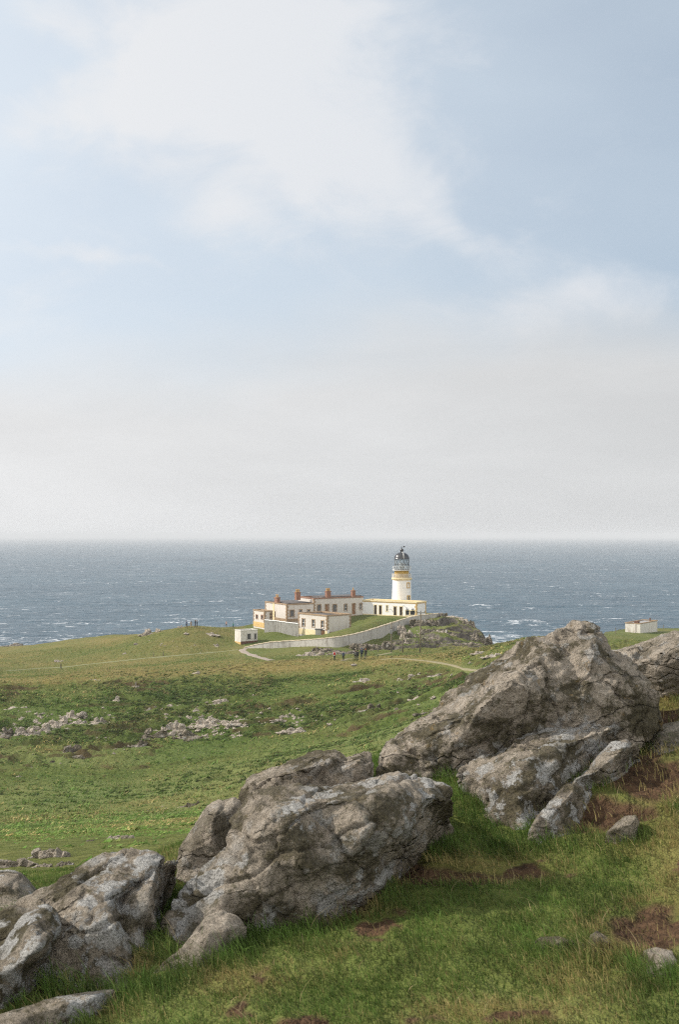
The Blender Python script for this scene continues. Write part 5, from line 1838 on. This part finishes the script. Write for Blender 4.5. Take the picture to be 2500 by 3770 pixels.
# ------------------------------------------------------------------ grass
def clear_of_rocks(x, y):
    ok = np.ones(len(x), dtype=bool)
    o = np.argsort(y)
    ys = y[o]
    for rx, ry, a, b in ROCKS:
        i, j = np.searchsorted(ys, ry - b * 1.6), np.searchsorted(ys, ry + b)
        k = o[i:j]
        ok[k] &= ((x[k] - rx) / a) ** 2 + ((y[k] - ry + 0.3 * b) / b) ** 2 > 1
    return ok


def blades(name, X, Y, Z, h, wd, lean, az, rgb, parent=None, seg=2, mat=None):
    n = len(X)
    dx, dy = np.cos(az), np.sin(az)
    rs = np.random.RandomState(n % 1000)
    fa = rs.rand(n) * 2 * np.pi
    wx, wy = np.cos(fa) * wd / 2, np.sin(fa) * wd / 2
    lv = []
    for k in range(seg + 1):
        f = k / seg
        cx = X + dx * lean * f * f * h
        cy = Y + dy * lean * f * f * h
        cz = Z + h * (f - 0.25 * lean * f * f)
        if k < seg:
            t = 1 - 0.55 * f
            lv.append(np.stack([cx - wx * t, cy - wy * t, cz], 1))
            lv.append(np.stack([cx + wx * t, cy + wy * t, cz], 1))
        else:
            lv.append(np.stack([cx, cy, cz], 1))
    nv = 2 * seg + 1
    V_ = np.stack(lv, 1).reshape(-1, 3)
    base = np.arange(n)[:, None] * nv
    quads = [base + np.array([[2 * k, 2 * k + 1, 2 * k + 3, 2 * k + 2]]) for k in range(seg - 1)]
    tri = base + np.array([[2 * seg - 2, 2 * seg - 1, 2 * seg]])
    loops = np.concatenate([q for q in quads] + [tri], 1).reshape(-1)
    tot = np.tile(np.array([4] * (seg - 1) + [3], dtype=np.int32), n)
    me = np_mesh(name, V_, loops, tot, False)
    col = np.repeat(np.concatenate([rgb, np.ones((n, 1))], 1), nv, 0)
    set_color(me, 'blade', col)
    return tag(link_mesh(name, me, mat), kind='stuff')


def blade_mat(t, b):
    c = t.attr('blade')
    b.inputs['Subsurface Weight'].default_value = 0
    tr = t.new('ShaderNodeBsdfTranslucent')
    t.put(tr.inputs[0], c)
    mx = t.new('ShaderNodeMixShader')
    mx.inputs[0].default_value = 0.35
    t.l.new(b.outputs[0], mx.inputs[1])
    t.l.new(tr.outputs[0], mx.inputs[2])
    t.l.new(mx.outputs[0], t.n['Material Output'].inputs['Surface'])
    return c, None


M_blade = material('grass_blade', blade_mat, 0.75, 0.2)
g_ = np.random.RandomState(11)


def grass_rgb(n, dryness, r, bright=1.0):
    t = np.clip(dryness + r.randn(n) * 0.20, 0, 1)[:, None]
    gr = np.array([[0.076, 0.140, 0.026]]) * (0.55 + 0.9 * r.rand(n, 1)) + r.rand(n, 1) * np.array([[0.035, 0.030, 0.012]])
    st = np.array([[0.36, 0.275, 0.12]]) * (0.55 + 0.8 * r.rand(n, 1))
    pick = (t > 0.55)
    return bright * np.where(pick, st * 0.8 + gr * 0.2, gr * (1 - t * 0.6) + st * t * 0.45)


# turf of the near bank
N = 380000
yy_ = 2.7 + (9.4 - 2.7) * g_.rand(N) ** 1.15
xx_ = (g_.rand(N) * 2 - 1) * (0.95 + 0.41 * yy_)
g0 = ground(xx_, yy_)
px_ = CX + F * xx_ / yy_
py_ = HY - F * g0 / yy_
so_ = gauss_px(px_, py_, SOIL)
so_ = np.maximum(so_ + 0.32 * fbm2(xx_ * 5, yy_ * 5, 3, 81) * (so_ > 0.02), sstep(fbm2(xx_ * 2.1, yy_ * 2.6, 4, 82), 0.30, 0.52) * 0.7)
dr_ = gauss_px(px_, py_, DRYP)
lg_ = gauss_px(px_, py_, LONGG)
cl_ = fbm2(xx_ * 4.5, yy_ * 4.5, 4, 301)
keep = g_.rand(N) > np.clip(sstep(so_, 0.15, 0.5) * 0.93, 0, 0.95)
keep &= g_.rand(N) < np.clip(0.75 + 0.9 * cl_ + lg_, 0.25, 1)
xx_, yy_, so_, dr_, lg_, cl_, g0 = [a[keep] for a in (xx_, yy_, so_, dr_, lg_, cl_, g0)]
n_ = len(xx_)
zz_ = g0 + tussock(xx_, yy_) - 0.004
hh_ = (0.021 + 0.018 * g_.rand(n_)) * (1 + 0.55 * np.clip(cl_, -.5, 1)) * (1 + 1.6 * lg_) * np.where(g_.rand(n_) < 0.02, 1.9, 1.0)
dryn = 0.16 + 0.62 * dr_ + 0.55 * sstep(so_, 0.02, 0.35) + 0.55 * fbm2(xx_ * 2.2, yy_ * 2.2, 3, 311) - 0.35 * lg_
az_ = np.pi * (1.0 + 0.10 * g_.randn(n_)) + 0.8 * fbm2(xx_ * 1.5, yy_ * 1.5, 2, 321) + g_.randn(n_) * 0.8
blades('grass', xx_, yy_, zz_, hh_, 0.0026 + 0.0022 * g_.rand(n_), np.abs(0.55 + 0.45 * g_.randn(n_)), az_, grass_rgb(n_, dryn, g_, 0.97) * (0.78 + 0.44 * sstep(fbm2(xx_ * 3.1, yy_ * 3.1, 3, 331), -0.3, 0.3))[:, None], mat=M_blade)
# bent tussocks on the rocky hillside: each a spray of blades
def tussocks(name, n, lo, hi, seed, sized=1.0):
    r_ = np.random.RandomState(seed)
    ty = lo + (hi - lo) * r_.rand(n * 3) ** 0.8
    tx = (r_.rand(n * 3) * 2 - 1) * (0.5 + 0.37 * ty)
    dn = np.exp(-((ty - 156) / 15.0) ** 2) * 0.95 + 0.12 * sstep(ty, 40, 100) + 0.55 * (1 - sstep(ty, 75, 112))
    band = sstep(fbm2(tx * 0.022, ty * 0.09, 3, 421), -0.22, 0.25)
    dn = dn * (0.12 + 1.1 * band)
    e_ = 0.35
    rise = (ground(tx, ty + e_) + tussock(tx, ty + e_) - ground(tx, ty - e_) - tussock(tx, ty - e_)) / (2 * e_)
    ok = (rise < 0.75) & (r_.rand(n * 3) < dn) & (path_dist(tx, ty) > 1.6)
    tx, ty = tx[ok][:n], ty[ok][:n]
    m = len(tx)
    tpx = CX + F * tx / ty
    tpy = HY - F * ground(tx, ty) / ty
    hue = r_.randn(m) * 0.16 + 0.22 + 0.5 * fbm2(tx * 0.05, ty * 0.06, 4, 91) + 0.45 * np.exp(-((tpy - (2506 - 0.058 * tpx)) / 30.0) ** 2) * (ty > 150)
    hue = hue - (0.30 if lo < 20 else 0.0)
    siz = sized * (0.30 + 0.32 * r_.rand(m)) * (0.45 + 0.55 * sstep(ty, 60, 120)) * (1 - 0.45 * sstep(ty, 172, 182))
    k = 12
    bx = np.repeat(tx, k) + r_.randn(m * k) * np.repeat(siz, k) * 0.62
    by = np.repeat(ty, k) + r_.randn(m * k) * np.repeat(siz, k) * 0.40
    sel = clear_of_rocks(bx, by)
    bz = ground(bx, by) + tussock(bx, by) - 0.04
    hh = np.repeat(siz, k) * (0.55 + 0.5 * r_.rand(m * k))
    az = np.repeat(r_.randn(m) * 0.7, k) + r_.randn(m * k) * 0.9
    bnd = sstep(fbm2(tx * 0.022, ty * 0.09, 3, 421), -0.22, 0.25)
    col = grass_rgb(m * k, np.repeat(hue, k), r_, 1.15) * np.repeat(1.25 - 0.55 * bnd * (ty > 110), k)[:, None] * np.repeat(0.74 + 0.5 * r_.rand(m, 1), k, 0)
    n = int(sel.sum())
    blades(name, bx[sel], by[sel], bz[sel], hh[sel], (0.14 + 0.10 * r_.rand(n)) * sized, 0.7 + 0.6 * r_.rand(n), az[sel], col[sel], seg=2, mat=M_blade)


tussocks('tussock_grass', 20000, 40, 206, 431)
tussocks('tussock_grass', 5000, 8.7, 46, 433, 0.42)
# long bleached stalks
N = 260
ys = 3.1 + 4.0 * g_.rand(N); xs = (g_.rand(N) * 2 - 1) * 0.36 * ys
blades('dry_grass', xs, ys, ground(xs, ys), 0.05 + 0.10 * g_.rand(N) ** 2, np.full(N, 0.0028), 0.4 + 0.9 * g_.rand(N), g_.rand(N) * 6.28, np.array([[0.40, 0.32, 0.17]]) * (0.6 + 0.6 * g_.rand(N, 1)), seg=4, mat=M_blade)
# rough turf of the slope and the far hill
N = 330000
yy_ = np.concatenate([8.6 + 76 * g_.rand(130000) ** 1.9, 85 + 170 * g_.rand(N - 130000)])
xx_ = (g_.rand(N) * 2 - 1) * (0.6 + 0.38 * yy_)
g0 = ground(xx_, yy_)
px_ = CX + F * xx_ / yy_
keep = clear_of_rocks(xx_, yy_) & (path_dist(xx_, yy_) > 1.0) & (coast(xx_, yy_) < -1.0) & ~((px_ > 855) & (px_ < 1385) & (yy_ > 215) & (yy_ < 300))
xx_, yy_, g0 = xx_[keep], yy_[keep], g0[keep]
n_ = len(xx_)
ts = tussock(xx_, yy_)
zz_ = g0 + ts - 0.03
sc_ = np.clip(yy_ / 95, 0.16, 1.15)
hh_ = (0.10 + 0.20 * g_.rand(n_)) * sc_ * (1 + 0.6 * fbm2(xx_ * 0.2, yy_ * 0.2, 3, 401))
dryn = 0.28 + 0.5 * fbm2(xx_ * 0.05, yy_ * 0.06, 4, 91) + 0.32 * ((yy_ > 172) & (yy_ < 186)) + 0.15 * (yy_ > 186) - 0.1 * np.exp(-((yy_ - 148) / 24.0) ** 2)
blades('hill_grass', xx_, yy_, zz_, np.abs(hh_), (0.05 + 0.07 * g_.rand(n_)) * sc_ * 1.4, 0.5 + 0.5 * g_.rand(n_), g_.rand(n_) * 6.28, grass_rgb(n_, dryn, g_, 1.15), seg=1, mat=M_blade)
# ------------------------------------------------------------------ people
def cloth(name, rgb):
    return plain(name, tuple(c * 0.75 for c in rgb), tuple(min(1, c * 1.2) for c in rgb), 9)


M_skin = cloth('skin', (0.48, 0.29, 0.21))
CLOTH = {}


def cl(rgb):
    if rgb not in CLOTH:
        CLOTH[rgb] = cloth('cloth', rgb)
    return CLOTH[rgb]


def person(label, px, py, hpx, jacket, trousers, hair, pack=None, face=90, stride=0.25, arms=(0.1, -0.1), raised=None, hat=None, y0=150, group=None):
    q = hit(px, py, y0=y0)
    zb = gsurf(q.x, q.y)
    H = hpx * q.y / F
    k = H / 1.76
    verts, edges, rad, mats = [], [], [], []

    def v(p, r):
        verts.append(p); rad.append(r)
        return len(verts) - 1

    def e(a, b, m):
        edges.append((a, b)); mats.append(m)
    pel = v((0, 0, .96), .15)
    wa = v((0, 0, 1.10), .14); ch = v((0, .01, 1.32), .165); sh = v((0, 0, 1.45), .11); nk = v((0, .0, 1.52), .058); hd0 = v((0, .01, 1.60), .075); hd = v((0, .015, 1.68), .088); tp = v((0, .005, 1.74), .06)
    e(pel, wa, 1); e(wa, ch, 1); e(ch, sh, 1); e(sh, nk, 2); e(nk, hd0, 2); e(hd0, hd, 2); e(hd, tp, 2)
    ns = v((0, .10, 1.655), .018); e(hd, ns, 2)
    for s in (-1, 1):
        f = stride * s
        hp = v((s * .10, 0, .90), .098); kn = v((s * .105, f * .55 + .03, .50), .066); an = v((s * .105, f * 1.0 - .03, .09 + (0.06 if f < 0 else 0)), .045); to = v((s * .12, f * 1.0 + .15, .04 + (0.03 if f < 0 else 0)), .042)
        e(pel, hp, 0); e(hp, kn, 0); e(kn, an, 0); e(an, to, 0)
        so = v((s * .19, 0, 1.42), .070)
        e(sh, so, 1)
        if raised == s:
            el = v((s * .33, .14, 1.52), .048); wr = v((s * .14, .22, 1.66), .036)
            dv = Vector((-s * .6, .3, .6)).normalized()
        else:
            a = arms[0 if s < 0 else 1]
            el = v((s * .25, a * .5 - .02, 1.16), .050); wr = v((s * .25, a * 1.0 + .08, .93), .036)
            dv = Vector((-s * .05, .25, -1)).normalized()
        e(so, el, 1); e(el, wr, 1)
        w0 = Vector(verts[wr])
        pm = v(tuple(w0 + dv * .07), .034); e(wr, pm, 2)
        sd = dv.cross(Vector((s * 1.0, 0, 0.1))).normalized()
        for i in range(4):
            off = sd * (.024 * (i - 1.5))
            b = v(tuple(w0 + dv * .11 + off), .010); t_ = v(tuple(w0 + dv * (.15 + .012 * (1.5 - abs(i - 1.5))) + off + Vector((-s * .012, .01, 0))), .008)
            e(pm, b, 2); e(b, t_, 2)
        th = v(tuple(w0 + dv * .07 + sd * .055), .011); e(pm, th, 2)
    me = bpy.data.meshes.new('person')
    me.from_pydata(verts, edges, [])

    def setup(o):
        o.modifiers.new('skin', 'SKIN')
        sv = o.data.skin_vertices[0].data
        for i, r in enumerate(rad):
            sv[i].radius = (r, r * (0.78 if i in (pel, wa, ch) else 1.0))
        sv[pel].use_root = True
        m = o.modifiers.new('sub', 'SUBSURF'); m.levels = 1; m.render_levels = 1
    out = evaluated(me, setup)
    for m in (cl(trousers), cl(jacket), M_skin):
        out.materials.append(m)
    A = np.array([verts[a] for a, b in edges]); B = np.array([verts[b] for a, b in edges])
    mt = np.array(mats)
    cen = np.array([tuple(p.center) for p in out.polygons])
    ab = B - A
    t = np.clip(((cen[:, None] - A[None]) * ab[None]).sum(2) / ((ab * ab).sum(1) + 1e-9), 0, 1)
    d = np.linalg.norm(cen[:, None] - A[None] - t[..., None] * ab[None], axis=2)
    mi = mt[d.argmin(1)]
    mi = np.where((cen[:, 2] < 1.0) & (cen[:, 2] > 0.86) & (np.abs(cen[:, 0]) < 0.2), 1, mi)
    out.polygons.foreach_set('material_index', mi.astype(np.int32))
    out.polygons.foreach_set('use_smooth', np.ones(len(out.polygons), dtype=bool))
    o = link_mesh('person', out)
    o.location = (q.x, q.y, zb)
    o.rotation_euler = (0, 0, math.radians(face - 90))
    o.scale = (k, k, k)
    tag(o, label, 'person', group)
    hm_ = MB()
    hm_.lathe((0, -.012, 1.655), [(.001, .125), (.05, .118), (.085, .085), (.100, .035), (.100, -.02), (.085, -.07), (.055, -.10)], 12)
    h = hm_.build('hair' if hat is None else 'hat', cl(hat or hair))
    h.parent = o
    h.data.polygons.foreach_set('use_smooth', [True] * len(h.data.polygons))
    # leave the face free: pull the front of the cap back
    for vv in h.data.vertices:
        if vv.co.y > 0.03 and vv.co.z < 1.71:
            vv.co.y = 0.03
    if pack:
        m = bpy.data.meshes.new('backpack')
        bm = bmesh.new()
        bmesh.ops.create_cube(bm, size=1, matrix=Matrix.Translation((0, -.24, 1.24)) @ Matrix.Diagonal((.34, .22, .52, 1)))
        bmesh.ops.bevel(bm, geom=bm.edges[:], offset=.07, segments=3, affect='EDGES')
        bm.to_mesh(m); bm.free()
        b_ = link_mesh('backpack', m, cl(pack), o)
        st = MB()
        for s in (-1, 1):
            st.tube((s * .12, -.16, 1.46), (s * .13, .12, 1.46), .02, .02, 6).tube((s * .13, .12, 1.46), (s * .15, .13, 1.15), .02, .02, 6)
        st.build('strap', cl(pack), None).parent = b_
    return o


BLK = (0.014, 0.014, 0.017)
NAVY = (0.02, 0.03, 0.055)
GW = 'walkers on the brow'
person('person with a white top and bright red backpack, leftmost of the walkers on the brow', 1231.5, 2432, 37, (0.62, 0.62, 0.60), BLK, (0.06, 0.03, 0.02), pack=(0.45, 0.035, 0.03), group=GW)
person('person in dark blue with a grey backpack, walking alone behind the red backpack', 1264.5, 2432, 35, (0.06, 0.09, 0.12), BLK, (0.25, 0.2, 0.15), pack=(0.05, 0.07, 0.11), group=GW)
person('person in black with a pale bag, left of the close pair on the brow', 1308, 2431, 36, BLK, BLK, (0.05, 0.03, 0.02), pack=(0.16, 0.16, 0.14), stride=.2, group=GW)
person('person all in black, right one of the close pair on the brow', 1317, 2431, 37, BLK, BLK, (0.02, 0.015, 0.012), stride=-.28, group=GW)
person('tall person in a blue cap striding with a dark backpack', 1332, 2429, 41, NAVY, (0.03, 0.03, 0.035), (0.05, 0.03, 0.02), pack=(0.03, 0.045, 0.07), stride=.36, hat=(0.03, 0.07, 0.16), group=GW)
person('person with ginger hair in a long black coat, rightmost of the walkers on the brow', 1346.5, 2426, 37, (0.02, 0.016, 0.016), (0.05, 0.05, 0.055), (0.36, 0.13, 0.04), stride=.3, group=GW)
GS = 'people standing on the left skyline'
person('person in a blue-grey jacket, leftmost of the people on the skyline', 686, 2308, 26, (0.06, 0.10, 0.17), BLK, (0.04, 0.03, 0.03), face=60, stride=.1, y0=200, group=GS)
person('person with long dark hair and tan trousers on the skyline', 702.5, 2308, 25, (0.30, 0.22, 0.16), (0.34, 0.25, 0.15), (0.015, 0.012, 0.012), face=95, stride=.1, y0=200, group=GS)
person('person in black holding an arm up, taller of the close pair on the skyline', 717.5, 2306, 27, BLK, (0.04, 0.03, 0.04), (0.03, 0.02, 0.02), face=0, stride=.12, raised=1, y0=200, group=GS)
person('person in dark green facing the one with the raised arm on the skyline', 724.5, 2308, 26, (0.02, 0.03, 0.028), (0.03, 0.025, 0.025), (0.02, 0.02, 0.02), face=180, stride=.12, raised=-1, y0=200, group=GS)
person('person in a pale pink top on the skyline near the small hut', 832.5, 2311, 22, (0.62, 0.40, 0.34), (0.05, 0.03, 0.025), (0.3, 0.12, 0.06), face=80, stride=.1, y0=200, group=GS)
person('person in a teal jacket on the skyline nearest the small hut', 858, 2315, 24, (0.03, 0.17, 0.15), (0.05, 0.06, 0.09), (0.03, 0.10, 0.10), face=45, stride=.15, y0=200, group=GS)
person('lone person in dark clothes walking on the pale path in the left meadow', 222.5, 2466, 26, (0.035, 0.03, 0.035), (0.03, 0.035, 0.04), (0.05, 0.03, 0.02), face=20, stride=.25, y0=186)
